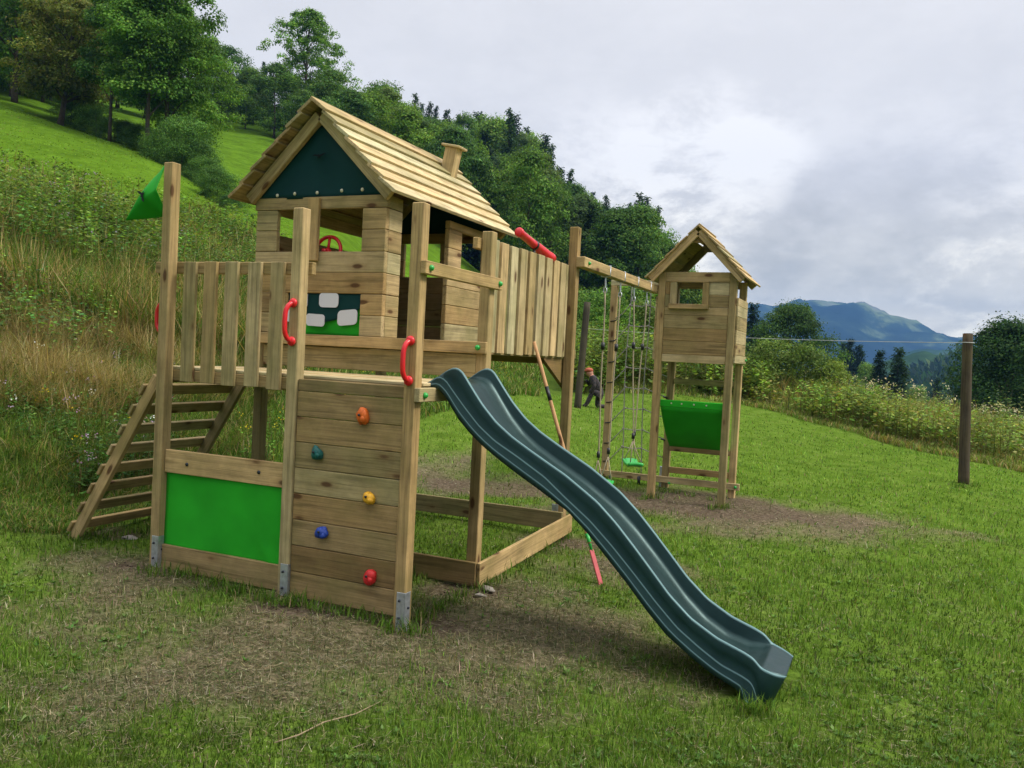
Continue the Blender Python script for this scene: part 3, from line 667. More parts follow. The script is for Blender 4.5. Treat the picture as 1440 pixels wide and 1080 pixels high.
# ================================================================ SWINGS
def swing(name, label, ys, top_z, low, seat_c, yaw, seat_z):
    root = thing(name, label, 'swing', (.04, sum(ys) / 2, seat_z), 'swings hanging from the beam')
    cs, sn = math.cos(yaw), math.sin(yaw)
    m = MB(); V = []; nxs, nys = 9, 17
    for j in range(nys):
        v = j / (nys - 1) * 2 - 1
        for i in range(nxs):
            u = i / (nxs - 1) * 2 - 1
            w = .075 + .012 * abs(v); zz = .035 * v * v - .012 * abs(u) ** 3
            lx, ly = u * w, v * .20
            V.append((seat_c[0] + lx * cs - ly * sn, seat_c[1] + lx * sn + ly * cs, seat_z + zz))
    m.add(V, [[j * nxs + i, j * nxs + i + 1, (j + 1) * nxs + i + 1, (j + 1) * nxs + i] for j in range(nys - 1) for i in range(nxs - 1)], None, .5, True)
    seat = m.build('seat', GREENP, root); sd = seat.modifiers.new('t', 'SOLIDIFY'); sd.thickness = .034; sd.offset = -1; seat.modifiers.new('b', 'BEVEL').width = .008
    for k, y in enumerate(ys):
        v = -1 if k == 0 else 1
        ex = np.array([seat_c[0] - v * .18 * sn, seat_c[1] + v * .18 * cs, seat_z])
        lo = np.array([.6 * (ex[0]) + .4 * .043, .75 * ex[1] + .25 * y, seat_z + .26]); tp = np.array([.043, y, 2.335])
        m = MB(); m.tube([(.043, y, 2.45), (.043, y + .012, 2.42), (.043, y + .012, 2.37), (.043, y, 2.335), (.043, y - .012, 2.37), (.043, y - .012, 2.42), (.043, y, 2.45)], .005, 6, False)
        m.tube([(.030, y, 2.345), (.056, y, 2.345), (.06, y, 2.31), (.043, y, 2.295), (.026, y, 2.31), (.030, y, 2.345)], .006, 6, False); m.build('hook', STEEL, root)
        m = MB(); sag = np.array([[*(tp + (lo - tp) * t + np.array([.004 * math.sin(t * 9), 0, 0]))] for t in np.linspace(.01, 1, 14)])
        m.tube(sag, .0075, 7)
        for q in (-1, 1):
            en = ex + np.array([q * .06 * cs, q * .06 * sn, .02]); m.tube([lo, lo * .5 + en * .5 + (0, 0, -.01), en], .006, 6)
        m.build('rope', ROPE, root)
        m = MB(); cl = tp + (lo - tp) * .985; m.tube([cl + (0, 0, .06), cl], .017, 8); m.build('clip', BLACK, root); m = MB(); c2 = tp + (lo - tp) * .33
        m.tube([c2 + (0, 0, .035), c2 - (0, 0, .035)], .019, 8); m.build('clip', BLACK, root)
    return root
swing('swing', 'green plastic swing whose seat hangs beside the lookout tower', SY[2:], 2.33, .8, (.055, 4.66), .45, .555)
swing('swing', 'swing nearest the play tower, its seat hidden behind the dark slide', SY[:2], 2.33, .7, (.05, 3.60), .1, .44)

# ================================================================ CLIMBING NET
net = thing('climbing_net', 'rope climbing net on a wooden post beside the lookout tower', 'climbing net', (-.3, 5.86, .2))
m = MB(); m.box(-.685, -.607, 5.862, 5.94, .1, 2.60, .55); npost = m.build('post', WOOD, net)
m = MB(); m.box(-.70, 1.03, 5.824, 5.857, .212, .290, .62); bbd = m.build('base_board', WOOD, net)
bolt_cap((.985, 5.824, .25), (0, -1, 0), bbd, .017); bolt_cap((.2, 5.824, .215), (0, -1, 0), bbd, .016)
m = MB(); m.box(-.69, .09, 5.872, 5.93, 2.602, 2.672, .6); m.build('top_bar', WOOD, net)
zr = [2.36, 2.11, 1.845, 1.59, 1.342, 1.085, .828, .60]
vx = (-.425, -.18)
for i, x in enumerate(vx):
    m = MB(); m.tube([(x + .012 * math.sin(z * 3 + i), 5.86 + .01 * math.cos(z * 2.2), z) for z in np.linspace(2.60, .26, 22)], .0065, 7); m.build('rope', GREYROPE, net)
for k, z in enumerate(zr):
    m = MB()
    pts = [(-.607, 5.87, z - .20 + .03 * (k == 0)), (-.52, 5.86, z - .11), (vx[0], 5.86, z), (-.30, 5.86, z - .012), (vx[1], 5.86, z + .002), (-.05, 5.865, z - .045), (.092, 5.88, z - .09)]
    m.tube(pts, .0062, 7)
    for x in vx: m.ball((x, 5.86, z), .014, 8, (1, 1, 1.3))
    m.build('rope', GREYROPE, net)
    m = MB()
    m.tube([(-.665, 5.855, z - .205), (-.60, 5.855, z - .195), (-.565, 5.86, z - .165)], .0065, 7); m.build('rope_clip', BLACK, net)
    if k % 2 == 0: m = MB(); m.tube([(.06, 5.85, z - .085), (.11, 5.85, z - .10)], .012, 7); m.build('rope_clip', BLACK, net)
m = MB(); m.tube([(-.55, 5.83, .23), (-.545, 5.826, .16)], .02, 8); m.build('rope_clip', BLACK, net); m = MB(); m.tube([(-.18, 5.82, .26), (-.175, 5.815, .15)], .02, 8); m.build('rope_clip', BLACK, net)

# ================================================================ SMALL THINGS
a = np.array([-.012, 1.83, 1.775]); bpt, _d = gpx(845, 823); bpt = bpt + (0, 0, .0)
tool = thing('garden_tool', 'long wooden handled garden tool with a narrow red blade leaning on the balustrade', 'garden tool', tuple(bpt))
dv = (bpt - a); L_ = np.linalg.norm(dv); dv /= L_
m = MB(); m.tube([a + dv * L_ * t for t in np.linspace(0, .84, 10)], [.012] + [.0155] * 8 + [.014], 10); hd = m.build('handle', ASH, tool)
m = MB(); m.tube([a + dv * L_ * .195, a + dv * L_ * .255], .0160, 10); m.build('sticker', BLACK, hd)
m = MB(); m.tube([a + dv * L_ * t for t in (.80, .83, .87)], [.016, .015, .008], 10); m.build('socket', GREENP, tool)
m = MB(); m.bar(a + dv * L_ * .865, a + dv * L_ * 1.0, .045, .012, (1, -.4, .4), .5); m.build('blade', plain('faded_red', (.46, .085, .085), .6), tool)

flag = thing('pennant_flag', 'green pennant flag with a black bird mark drooping from the tallest front post', 'flag', (-2.07, .04, 2.5))
m = MB(); nu, nv = 17, 20; V = []
Pt = np.array([-2.071, .03, 2.862]); Pb_ = np.array([-2.071, .05, 2.505]); Pm = np.array([-2.075, -.05, 2.665]); tip = np.array([-2.372, -.03, 2.462]); tip2 = np.array([-2.21, .10, 2.50])
for j in range(nv):
    v = j / (nv - 1)
    for i in range(nu):
        u = i / (nu - 1)
        if u < .62: e0 = Pt + (Pm - Pt) * (u / .62) ** .9; e1_ = tip
        else: e0 = Pm + (Pb_ - Pm) * ((u - .62) / .38); e1_ = tip + (tip2 - tip) * ((u - .62) / .38)
        q = e0 * (1 - v) + e1_ * v; q = q + np.array([0, -.018 * math.sin(PI * min(1, u / .62)) * math.sin(PI * v) + .012 * math.sin(v * 8 + u * 3) * (1 - v) * min(1, v * 5), .03 * math.sin(PI * v) * (1 - u)])
        V.append(q)
V = np.array(V); m.add(V, [[j * nu + i, j * nu + i + 1, (j + 1) * nu + i + 1, (j + 1) * nu + i] for j in range(nv - 1) for i in range(nu - 1)], None, .5, True)
fc = m.build('flag_cloth', cloth_mat('pennant_green', (0.02, 0.30, 0.02)), flag); fc.modifiers.new('t', 'SOLIDIFY').thickness = .002
pc = V[8 * nu + 7]; Gd = V.reshape(nv, nu, 3); m = MB()
e1 = Gd[12, 6] - Gd[6, 6]; e1 /= np.linalg.norm(e1); e2 = Gd[9, 3] - Gd[9, 9]; e2 -= e1 * (e1 @ e2); e2 /= np.linalg.norm(e2); nrm = np.cross(e1, e2); nrm *= -1 if nrm[1] > 0 else 1
pv = [pc + nrm * .006 + e1 * (b_ * .062) + e2 * (a_ * .068) for a_, b_ in bird]; m.add(pv + [p + nrm * .002 for p in pv], [list(range(len(bird))), list(range(len(bird), 2 * len(bird)))], None, .5); m.build('bird_mark', INK, flag)

def pole(name, px, ytop, ybase, wpx, label, rot=0):
    g, d = gpx(px[1], ybase); 
    top_ = at_depth(px[0], ytop, d); root = thing(name, label, 'pole', tuple(g)); r = wpx / 2 * d / FPX
    m = MB(); P = [g + (top_ - g) * t for t in np.linspace(-.03, 1, 14)]; m.tube(P, [r * (1.08 - .12 * t + .02 * math.sin(t * 23)) for t in np.linspace(0, 1, 14)], 14, True, .45); o = m.build('shaft', OLDWOOD, root)
    return root, g, top_, d
rp, rg, rt_, rd = pole('wooden_pole', (1361, 1355), 469, 680, 13.5, 'brown round wooden pole standing alone at the right edge of the lawn')
lpo, lg, lt_, ld_ = pole('wooden_pole', (826, 812), 425, 574, 9.5, 'grey weathered leaning pole behind the swing beam')
a = at_depth(824, 462, ld_); b_ = at_depth(1361, 482, rd)
wire = thing('clothesline', 'thin pale wire stretched between the weathered pole and the brown pole', 'wire', tuple(a))
m = MB(); m.tube([a + (b_ - a) * t - np.array([0, 0, .06 * 4 * t * (1 - t)]) for t in np.linspace(0, 1, 40)], .0042, 6); m.tube([b_ + (.09 * math.cos(q), .09 * math.sin(q), 0) for q in np.linspace(0, 2 * PI, 17)], .006, 6, False); m.build('line', plain('pale_wire', (.38, .38, .36), .5, .5, .2), wire)

for k, (px, py, sz, lb) in enumerate(((687, 829, .045, 'pale stone beside the near corner of the sandpit'), (676, 837, .03, 'small stone lying just in front of the sandpit corner'), (104, 752, .05, 'flat stone at the foot of the ramp ladder'), (178, 757, .06, 'flat pale stone on the grass behind the tallest front post'))):
    g, d = gpx(px, py); m = MB(); m.ball(g + (0, 0, sz * .0), sz * .9, 16, (1.25, .8, .42), .6, k + 40); o = m.build('stone', STONE); tag(o, lb, 'stone')
tw = [gpx(*q)[0] + (0, 0, .02) for q in ((385, 1052), (420, 1040), (455, 1024), (500, 1010), (540, 990))]; m = MB(); m.tube(tw, [.002, .0035, .0035, .003, .0015], 7); tag(m.build('twig', TWIG), 'thin dry twig lying on the grass in the foreground', 'twig')

# ================================================================ KNEELING PERSON
g, d = gpx(840.7, 574.5)
per = thing('person', 'person in dark clothes and an orange cap kneeling by the weathered pole', 'person', tuple(g))
hr = np.array([RT[0], RT[1], 0]); hr /= np.linalg.norm(hr); hf = np.array([-hr[1], hr[0], 0])
K_ = d / FPX
def J(px, py, off=0.0):  # zoom pixels of the detail view -> local metres
    return hr * ((px - 275) / 6.75 * K_) + np.array([0, 0, (905 - py) / 6.75 * K_]) + hf * off
J_ = {'pel': (288, 765, 0), 'sp': (258, 705, 0), 'ch': (222, 640, 0), 'nk': (196, 600, 0), 'hd': (178, 575, 0), 'hd2': (172, 552, 0),
      'shl': (212, 622, -.15), 'ell': (222, 700, -.2), 'hal': (180, 760, -.16), 'shr': (212, 622, .15), 'elr': (190, 690, .2), 'har': (150, 640, .12),
      'hpl': (286, 772, -.09), 'knl': (215, 745, -.1), 'anl': (160, 872, -.1), 'tol': (128, 893, -.1), 'hpr': (290, 775, .09), 'knr': (268, 885, .1), 'anr': (345, 888, .1), 'tor': (408, 900, .1)}
E_ = [('pel', 'sp'), ('sp', 'ch'), ('ch', 'nk'), ('nk', 'hd'), ('hd', 'hd2'), ('ch', 'shl'), ('shl', 'ell'), ('ell', 'hal'), ('ch', 'shr'), ('shr', 'elr'), ('elr', 'har'), ('pel', 'hpl'), ('hpl', 'knl'), ('knl', 'anl'), ('anl', 'tol'), ('pel', 'hpr'), ('hpr', 'knr'), ('knr', 'anr'), ('anr', 'tor')]
RAD = {'pel': .13, 'sp': .12, 'ch': .135, 'nk': .055, 'hd': .085, 'hd2': .08, 'shl': .065, 'ell': .045, 'hal': .032, 'shr': .065, 'elr': .045, 'har': .032, 'hpl': .085, 'knl': .062, 'anl': .045, 'tol': .035, 'hpr': .085, 'knr': .062, 'anr': .045, 'tor': .035}
ks = list(J_); me = bpy.data.meshes.new('body'); me.from_pydata([tuple(J(*J_[k])) for k in ks], [(ks.index(a_), ks.index(b2)) for a_, b2 in E_], [])
body = bpy.data.objects.new('body', me); COL.objects.link(body); body.parent = per
md = body.modifiers.new('skin', 'SKIN'); sv = me.skin_vertices[0].data
for i, k in enumerate(ks): r = RAD[k] * K_ * 1195 / 17.5; sv[i].radius = (r, r)
sv[0].use_root = True; body.modifiers.new('sub', 'SUBSURF').levels = 2; body.modifiers['sub'].render_levels = 2
mt, nt, b = nodes('dark_check_clothes'); L = nt.links.new; tc = N(nt, 'ShaderNodeTexCoord'); ck = N(nt, 'ShaderNodeTexChecker', i_Scale=22.0); ck.inputs[1].default_value = (.012, .012, .015, 1); ck.inputs[2].default_value = (.045, .032, .032, 1)
L(tc.outputs['Object'], ck.inputs[0])
hp = J(*J_['hd']); sp_ = N(nt, 'ShaderNodeVectorMath', operation='DISTANCE'); L(tc.outputs['Object'], sp_.inputs[0]); sp_.inputs[1].default_value = tuple(hp)
isk = math_(nt, 'LESS_THAN', sp_.outputs['Value'], .11); c = mixc(nt, ck.outputs[0], (.45, .22, .15), isk); L(c, b.inputs['Base Color']); b.inputs['Roughness'].default_value = .85; me.materials.append(mt)
m = MB(); hc = g + J(172, 556); rr0 = .115 * K_ * 1195 / 17.5
rr0 *= .78; m.ball(hc + (0, 0, .02), rr0, 14, (1, 1, .6)); m.board(hc - hr * rr0 * 1.05 + (0, 0, .01), [hr, hf, (0, 0, 1)], (rr0 * 1.1, rr0 * 1.5, .012), .5, .004); m.build('cap', plain('orange_cap', (.34, .075, .03), .8), per)
# ================================================================ GROUND MASKS
HR = hr; HF = hf
def zone(px, py, rx, ry, rot=0.0):
    g, d = gpx(px, py); return (g[0], g[1], rx, ry, rot)
SOIL = [zone(960, 705, 1.35, .62), zone(1090, 722, .9, .5), zone(740, 690, 1.1, .5), zone(72, 728, .36, .24), zone(405, 855, .35, .16), zone(585, 886, .4, .2), zone(480, 862, .45, .12), zone(650, 830, .35, .16), zone(1010, 712, 1.0, .55), zone(215, 800, .35, .15), zone(780, 760, .45, .25), zone(150, 748, .3, .14)]
DRY = [zone(430, 905, 1.75, .85), zone(740, 890, 1.0, .9), zone(1050, 725, 2.2, 1.1), zone(190, 805, .8, .45), zone(600, 660, 1.3, 1.0), zone(300, 960, .9, .3), zone(880, 800, .6, .5)]
def zsum(Zs, x, y, soft=.55, jit=.35, seed=0):
    v = np.zeros(np.shape(x)); n = (fbm(x * 1.7, y * 1.7, 30 + seed, 4) - .5) * 2 * jit + (fbm(x * 6, y * 6, 60 + seed, 3) - .5) * .5 * jit
    for (cx, cy, rx, ry, rot) in Zs:
        dx = x - cx; dy = y - cy; a = dx * HR[0] + dy * HR[1]; b = dx * HF[0] + dy * HF[1]
        e = np.sqrt((a / rx) ** 2 + (b / ry) ** 2) + n
        v = np.maximum(v, np.clip((1.15 - e) / soft, 0, 1))
    return v
def soil_at(x, y): return zsum(SOIL, x, y, .45, .5, 1)
def dry_at(x, y): return zsum(DRY, x, y, .9, .95, 2)
def col_depth(x, y):
    dx = x - CAM[0]; dy = y - CAM[1]; n = math.hypot(FW[0], FW[1]); d = (dx * FW[0] + dy * FW[1]) / n ** 2 * 1.0
    d = (dx * FW[0] + dy * FW[1]) / n; px = 720 + FPX * (dx * HR[0] + dy * HR[1]) / d
    return px, d
LAWN_PX = [-600, 0, 120, 210, 330, 450, 560, 700, 860, 960, 1040, 1160, 1280, 1440, 1900]
LAWN_D = [6.0, 6.6, 6.9, 7.6, 8.6, 10.5, 13, 17, 22, 24, 25.2, 22.8, 20.2, 17.8, 15]
MEAD_D = [24, 22, 21, 21, 21.5, 24, 26, 28, 40, 40, 40, 40, 40, 40, 40]
def rough_at(x, y):
    """0 on the mown lawn, 1 in the tall growth"""
    px, d = col_depth(x, y); L0 = np.interp(px, LAWN_PX, LAWN_D); v = np.clip((d - L0 + (fbm(x * .9, y * .9, 77, 3) - .5) * 1.6) / 1.0, 0, 1)
    return np.where(d > 0.5, v, 0)
def hay_at(x, y):
    px, d = col_depth(x, y); M0 = np.interp(px, LAWN_PX, MEAD_D); return np.where((d > .5) & (px < 800), np.clip((d - M0 + (fbm(x * .3, y * .3, 78, 3) - .5) * 6) / 4, 0, 1), 0)

# ================================================================ GROUND SHEET
az = np.concatenate([np.arange(-180, -44, 3.0), np.arange(-44, 44, .28), np.arange(44, 180, 3.0)]) * PI / 180
rr = np.concatenate([[.02], np.geomspace(.6, 60, 260), np.geomspace(62, 420, 60), np.geomspace(450, 4200, 20)])
A_, R_ = np.meshgrid(az, rr); Xg = CAM[0] + R_ * np.cos(AX - A_); Yg = CAM[1] + R_ * np.sin(AX - A_)
Zg = height(Xg, Yg); n_a = len(az); n_r = len(rr)
fin = np.clip(1 - R_ / 14, 0, 1); Zg = Zg + fin * ((fbm(Xg * 5, Yg * 5, 5, 3) - .5) * .03) - .03 * soil_at(Xg, Yg) * fin
ii, jj = np.meshgrid(np.arange(n_r - 1), np.arange(n_a), indexing='ij'); j2 = (jj + 1) % n_a
lp_ = np.stack([ii * n_a + jj, (ii + 1) * n_a + jj, (ii + 1) * n_a + j2, ii * n_a + j2], -1).reshape(-1, 4)
gme = mesh_np('ground', np.stack([Xg, Yg, Zg], -1).reshape(-1, 3), lp_, np.full(len(lp_), 4), {'soil': soil_at(Xg, Yg).ravel(), 'dry': dry_at(Xg, Yg).ravel(), 'rough': rough_at(Xg, Yg).ravel(), 'hay': hay_at(Xg, Yg).ravel()}, True)
ground = bpy.data.objects.new('ground', gme); COL.objects.link(ground); ground['kind'] = 'structure'; ground['label'] = 'sloping grassy ground with a mown lawn and hillside meadow'
m, nt, b = nodes('ground_turf'); L = nt.links.new
geo = N(nt, 'ShaderNodeNewGeometry'); pos = geo.outputs['Position']
def noise(scale, det=4.0, rough=.6): 
    n_ = N(nt, 'ShaderNodeTexNoise', i_Scale=scale, i_Detail=det, i_Roughness=rough); L(pos, n_.inputs['Vector']); return n_.outputs['Fac']
nA, nB, nC, nD = noise(.35, 5), noise(3.0, 6), noise(28, 5, .7), noise(110, 3, .7)
gr = ramp(nt, [(.3, (.055, .10, .011)), (.5, (.088, .15, .018)), (.7, (.12, .175, .031))], nB)
gr = mixc(nt, gr.outputs[0], ramp(nt, [(.3, .45), (.65, 1.25)], nC).outputs[0], .8, 'MULTIPLY')
dryc = ramp(nt, [(.28, (.045, .038, .022)), (.5, (.135, .11, .065)), (.75, (.24, .20, .125))], nC)
soilc = ramp(nt, [(.25, (.035, .025, .017)), (.5, (.095, .069, .047)), (.72, (.19, .15, .108))], nC)
hayc = ramp(nt, [(.3, (.065, .135, .009)), (.6, (.088, .165, .013)), (.8, (.115, .18, .022))], nB)
hayc = mixc(nt, hayc.outputs[0], ramp(nt, [(.3, .72), (.7, 1.15)], nA).outputs[0], .9, 'MULTIPLY'); hayc = mixc(nt, hayc, ramp(nt, [(.35, .7), (.65, 1.15)], noise(1.1, 6, .75)).outputs[0], .8, 'MULTIPLY')
def att(n_): a_ = N(nt, 'ShaderNodeAttribute', attribute_name=n_); return a_.outputs['Fac']
def brk(f, nz, k=.7): return math_(nt, 'MULTIPLY', f, math_(nt, 'ADD', math_(nt, 'MULTIPLY', nz, 2 * k), 1 - k), True)
c = mixc(nt, gr, dryc.outputs[0], brk(att('dry'), nC, .6))
c = mixc(nt, c, (.045, .07, .015), math_(nt, 'MULTIPLY', att('rough'), .6))
c = mixc(nt, c, hayc, att('hay'))
c = mixc(nt, c, soilc.outputs[0], math_(nt, 'MULTIPLY', brk(att('soil'), nB, .5), .9))
L(c, b.inputs['Base Color']); b.inputs['Roughness'].default_value = 1; b.inputs['Specular IOR Level'].default_value = 0
bp = N(nt, 'ShaderNodeBump', i_Strength=.6, i_Distance=.03); L(nC, bp.inputs['Height']); L(bp.outputs[0], b.inputs['Normal'])
gme.materials.append(m)

# ================================================================ FOLIAGE HELPERS
def leaf_mat(name, trans=.35, rough=.6, vary=0.0):
    m = bpy.data.materials.new(name); m.use_nodes = True; nt = m.node_tree; nt.nodes.clear(); L = nt.links.new
    o = nt.nodes.new('ShaderNodeOutputMaterial'); ca = N(nt, 'ShaderNodeAttribute', attribute_name='col')
    p = nt.nodes.new('ShaderNodeBsdfPrincipled'); p.inputs['Roughness'].default_value = rough; p.inputs['Specular IOR Level'].default_value = .06
    t = nt.nodes.new('ShaderNodeBsdfTranslucent'); mx = nt.nodes.new('ShaderNodeMixShader'); mx.inputs[0].default_value = trans
    cc = ca.outputs['Color']
    if vary:
        oi = nt.nodes.new('ShaderNodeObjectInfo'); cc = mixc(nt, cc, ramp(nt, [(0, (.62, .66, .70)), (.3, (.85, .86, .85)), (.6, (1.08, 1.04, .9)), (1, (1.45, 1.28, 1.0))], oi.outputs['Random']).outputs[0], vary, 'MULTIPLY')
    L(cc, p.inputs['Base Color']); tc_ = mixc(nt, cc, (1.25, 1.2, .6), 1.0, 'MULTIPLY'); L(tc_, t.inputs['Color'])
    L(p.outputs[0], mx.inputs[1]); L(t.outputs[0], mx.inputs[2]); L(mx.outputs[0], o.inputs[0]); return m
LEAF = leaf_mat('foliage'); CROWN = leaf_mat('tree_foliage', .35, .6, 1.0); GRASS = leaf_mat('grass_blades', .3, .55)
class Bag:
    def __init__(s): s.V = []; s.Lp = []; s.S = []; s.C = []; s.n = 0
    def add(s, V, loops, sizes, C):
        s.V.append(V); s.Lp.append(loops + s.n); s.S.append(sizes); s.C.append(C); s.n += len(V)
    def blades(s, P, h, w, col, bend=.45, lie=None, rg=RNG):
        n = len(P); a = rg.uniform(0, 2 * PI, n); t = np.stack([np.cos(a), np.sin(a), 0 * a], -1); q = a + PI / 2 + rg.normal(0, .5, n); l_ = np.stack([np.cos(q), np.sin(q), 0 * q], -1)
        k = (bend * rg.uniform(.2, 1.6, n))[:, None]; h = h[:, None]; w = w[:, None]; up = np.array([0, 0, 1.0])
        if lie is not None: vz = np.where(lie[:, None], .12, 1.0)
        else: vz = np.ones((n, 1))
        mid = P + h * (.5 * up * vz + .28 * k * l_ + (1 - vz) * .5 * l_); tipp = P + h * (up * vz * (1 - .25 * k) + .85 * k * l_ + (1 - vz) * .9 * l_)
        V = np.stack([P - t * w, P + t * w, mid - t * w * .8, mid + t * w * .8, tipp], 1).reshape(-1, 3)
        b_ = np.arange(n)[:, None] * 5
        loops = np.concatenate([b_ + [0, 1, 3, 2], b_ + [2, 3, 4]], 1).ravel(); sizes = np.tile([4, 3], n)
        s.add(V, loops, sizes, np.repeat(np.c_[col, np.ones(n)], 5, 0))
    def leaves(s, P, ln, wd, dirs, nrm, col):
        """diamond leaves: P base, dirs axis, nrm approximate normal"""
        n = len(P); d = dirs / (np.linalg.norm(dirs, axis=1)[:, None] + 1e-9); sd = np.cross(nrm, d); sd /= np.linalg.norm(sd, axis=1)[:, None] + 1e-9
        ln = ln[:, None]; wd = wd[:, None]
        V = np.stack([P, P + d * ln * .45 + sd * wd, P + d * ln, P + d * ln * .45 - sd * wd], 1).reshape(-1, 3)
        loops = (np.arange(n)[:, None] * 4 + [0, 1, 2, 3]).ravel(); s.add(V, loops, np.full(n, 4), np.repeat(np.c_[col, np.ones(n)], 4, 0))
    def mesh(s, name, mat, org=(0, 0, 0)):
        me = mesh_np(name, np.concatenate(s.V) - np.asarray(org), np.concatenate(s.Lp), np.concatenate(s.S), {'col': np.concatenate(s.C)}); me.materials.append(mat); return me
    def obj(s, name, mat, parent=None, org=(0, 0, 0)):
        o = bpy.data.objects.new(name, s.mesh(name, mat, org)); COL.objects.link(o)
        if parent is not None: o.parent = parent
        else: o.location = org
        return o
def pick(cols, w, n, var=.22, rg=RNG):
    cols = np.array(cols, float); k = rg.choice(len(cols), n, p=np.array(w) / np.sum(w)); return np.clip(cols[k] * rg.normal(1, var, (n, 1)) * rg.normal(1, .06, (n, 3)), .003, .9)
def scatter(n, x0, x1, d0, d1, pw=1.0, rg=RNG):
    """random ground points, even over the picture: columns x0..x1, distances d0..d1 (functions of the column or numbers)"""
    px = rg.uniform(x0, x1, n); a = d0(px) if callable(d0) else d0; b_ = d1(px) if callable(d1) else d1
    u = rg.uniform(0, 1, n) ** pw; d = 1 / (1 / np.asarray(a) + (1 / np.asarray(b_) - 1 / np.asarray(a)) * u)
    nf = math.hypot(FW[0], FW[1]); F2 = np.array([FW[0], FW[1]]) / nf
    X = CAM[0] + F2[0] * d + HR[0] * (px - 720) / FPX * d; Y = CAM[1] + F2[1] * d + HR[1] * (px - 720) / FPX * d
    return X, Y, d, px
def inside(x, y):  # footprints kept free of tall blades
    return ((x > -.1) & (x < .02) & (y > 0) & (y < .1)) | ((x > -2.08) & (x < .01) & (y > -.005) & (y < .06)) | ((x > 1.85) & (x < 2.2) & (y > .12) & (y < .74))

# ---- lawn blades
g = Bag()
for n_, d0, d1, f0, f1, hs, ws in ((320000, 2.7, 7.0, .01, 2.6, .040, .0021), (300000, 4.4, 12, 2.6, 4.5, .042, .0031), (185000, 7.5, 24, 4.5, 8, .040, .0052), (60000, 15, 36, 8, 3, .045, .010)):
    X, Y, d, px = scatter(n_, -480, 1920, d0, d1)
    so = soil_at(X, Y); dr = dry_at(X, Y); ro = rough_at(X, Y); nz = fbm(X * 2.2, Y * 2.2, 91, 3); cl = fbm(X * 9, Y * 9, 93, 2)
    keep = (RNG.uniform(0, 1, n_) > so * .93) & (ro < .6) & (RNG.uniform(0, 1, n_) > dr * .12) & ~inside(X, Y) & (RNG.uniform(0, 1, n_) < .45 + cl * 1.1) & (RNG.uniform(0, 1, n_) < np.clip((d - d0) / f0, 0, 1) * np.clip((d1 - d) / f1, 0, 1))
    X, Y, dr, nz, d, px, cl, so = [v[keep] for v in (X, Y, dr, nz, d, px, cl, so)]; n = len(X)
    P = np.stack([X, Y, height(X, Y) - .006], -1)
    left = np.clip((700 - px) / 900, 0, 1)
    colg = pick([(.085, .165, .018), (.125, .215, .028), (.055, .115, .014), (.19, .25, .05), (.15, .235, .04)], [4, 4, 3, 1, 2], n) * (.35 + 1.3 * nz)[:, None] * (.88 - .22 * left)[:, None] * (1 + .45 * np.clip((d - 5) / 8, 0, 1))[:, None]  # farther blades coloured lighter, making up in colour for their shaded sides
    cold = pick([(.27, .22, .13), (.20, .175, .09), (.36, .31, .20), (.15, .155, .065), (.11, .13, .05)], [3, 3, 1, 3, 3], n)
    isd = RNG.uniform(0, 1, n) < np.clip(dr * .75 + .07 + so * .2, 0, 1)
    col = np.where(isd[:, None], cold, colg)
    h = hs * RNG.uniform(.5, 1.6, n) * (.45 + 1.15 * nz) * (1 - .25 * dr); tall = RNG.uniform(0, 1, n) < .03; h = np.where(tall, h * 1.9, h)
    lie = (RNG.uniform(0, 1, n) < .34 + .5 * dr)
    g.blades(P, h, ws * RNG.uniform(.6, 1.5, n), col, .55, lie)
X, Y, d, px = scatter(520000, -300, 1560, 3.0, 11); dr = dry_at(X, Y); so = soil_at(X, Y); keep = (RNG.uniform(0, 1, len(X)) < .10 + .9 * dr) & (RNG.uniform(0, 1, len(X)) > so * .8) & ~inside(X, Y) & (rough_at(X, Y) < .5) & (RNG.uniform(0, 1, len(X)) < np.clip(.2 + 1.5 * (fbm(X * 7, Y * 7, 97, 3) - .25), 0, 1)); X, Y, d = X[keep], Y[keep], d[keep]; n = len(X)
P = np.stack([X, Y, height(X, Y) + RNG.uniform(.001, .016, n)], -1)
g.blades(P, RNG.uniform(.02, .065, n), .0015 * RNG.uniform(.6, 1.7, n) * np.maximum(1, d / 5), pick([(.25, .215, .125), (.165, .15, .075), (.34, .30, .20), (.11, .13, .05), (.06, .09, .026), (.085, .065, .04)], [4, 4, 2, 3, 3, 2], n), .4, RNG.uniform(0, 1, n) < .93)
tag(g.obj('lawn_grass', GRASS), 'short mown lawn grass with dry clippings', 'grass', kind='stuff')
g2 = Bag(); T_ = []
for (px0, py0, px1, py1, k) in ((235, 806, 300, 818, 9), (300, 822, 385, 846, 10), (205, 800, 236, 806, 4), (412, 846, 550, 878, 12), (545, 886, 590, 888, 5), (592, 872, 660, 832, 12), (676, 828, 800, 752, 16), (388, 848, 415, 848, 4), (1040, 1000, 1080, 1004, 7), (1075, 1000, 1110, 968, 5), (112, 758, 215, 745, 8), (905, 700, 925, 700, 4), (1005, 714, 1025, 713, 4), (1348, 684, 1362, 684, 6), (930, 690, 1010, 702, 5)):
    for t in np.linspace(0, 1, k): T_.append(gpx(px0 + (px1 - px0) * t + RNG.normal(0, 4), py0 + (py1 - py0) * t + abs(RNG.normal(0, 3)))[0])
T_ = np.array(T_); nb = 26; P = np.repeat(T_, nb, 0) + np.c_[RNG.normal(0, .035, (len(T_) * nb, 2)), np.full(len(T_) * nb, -.006)]; n = len(P)
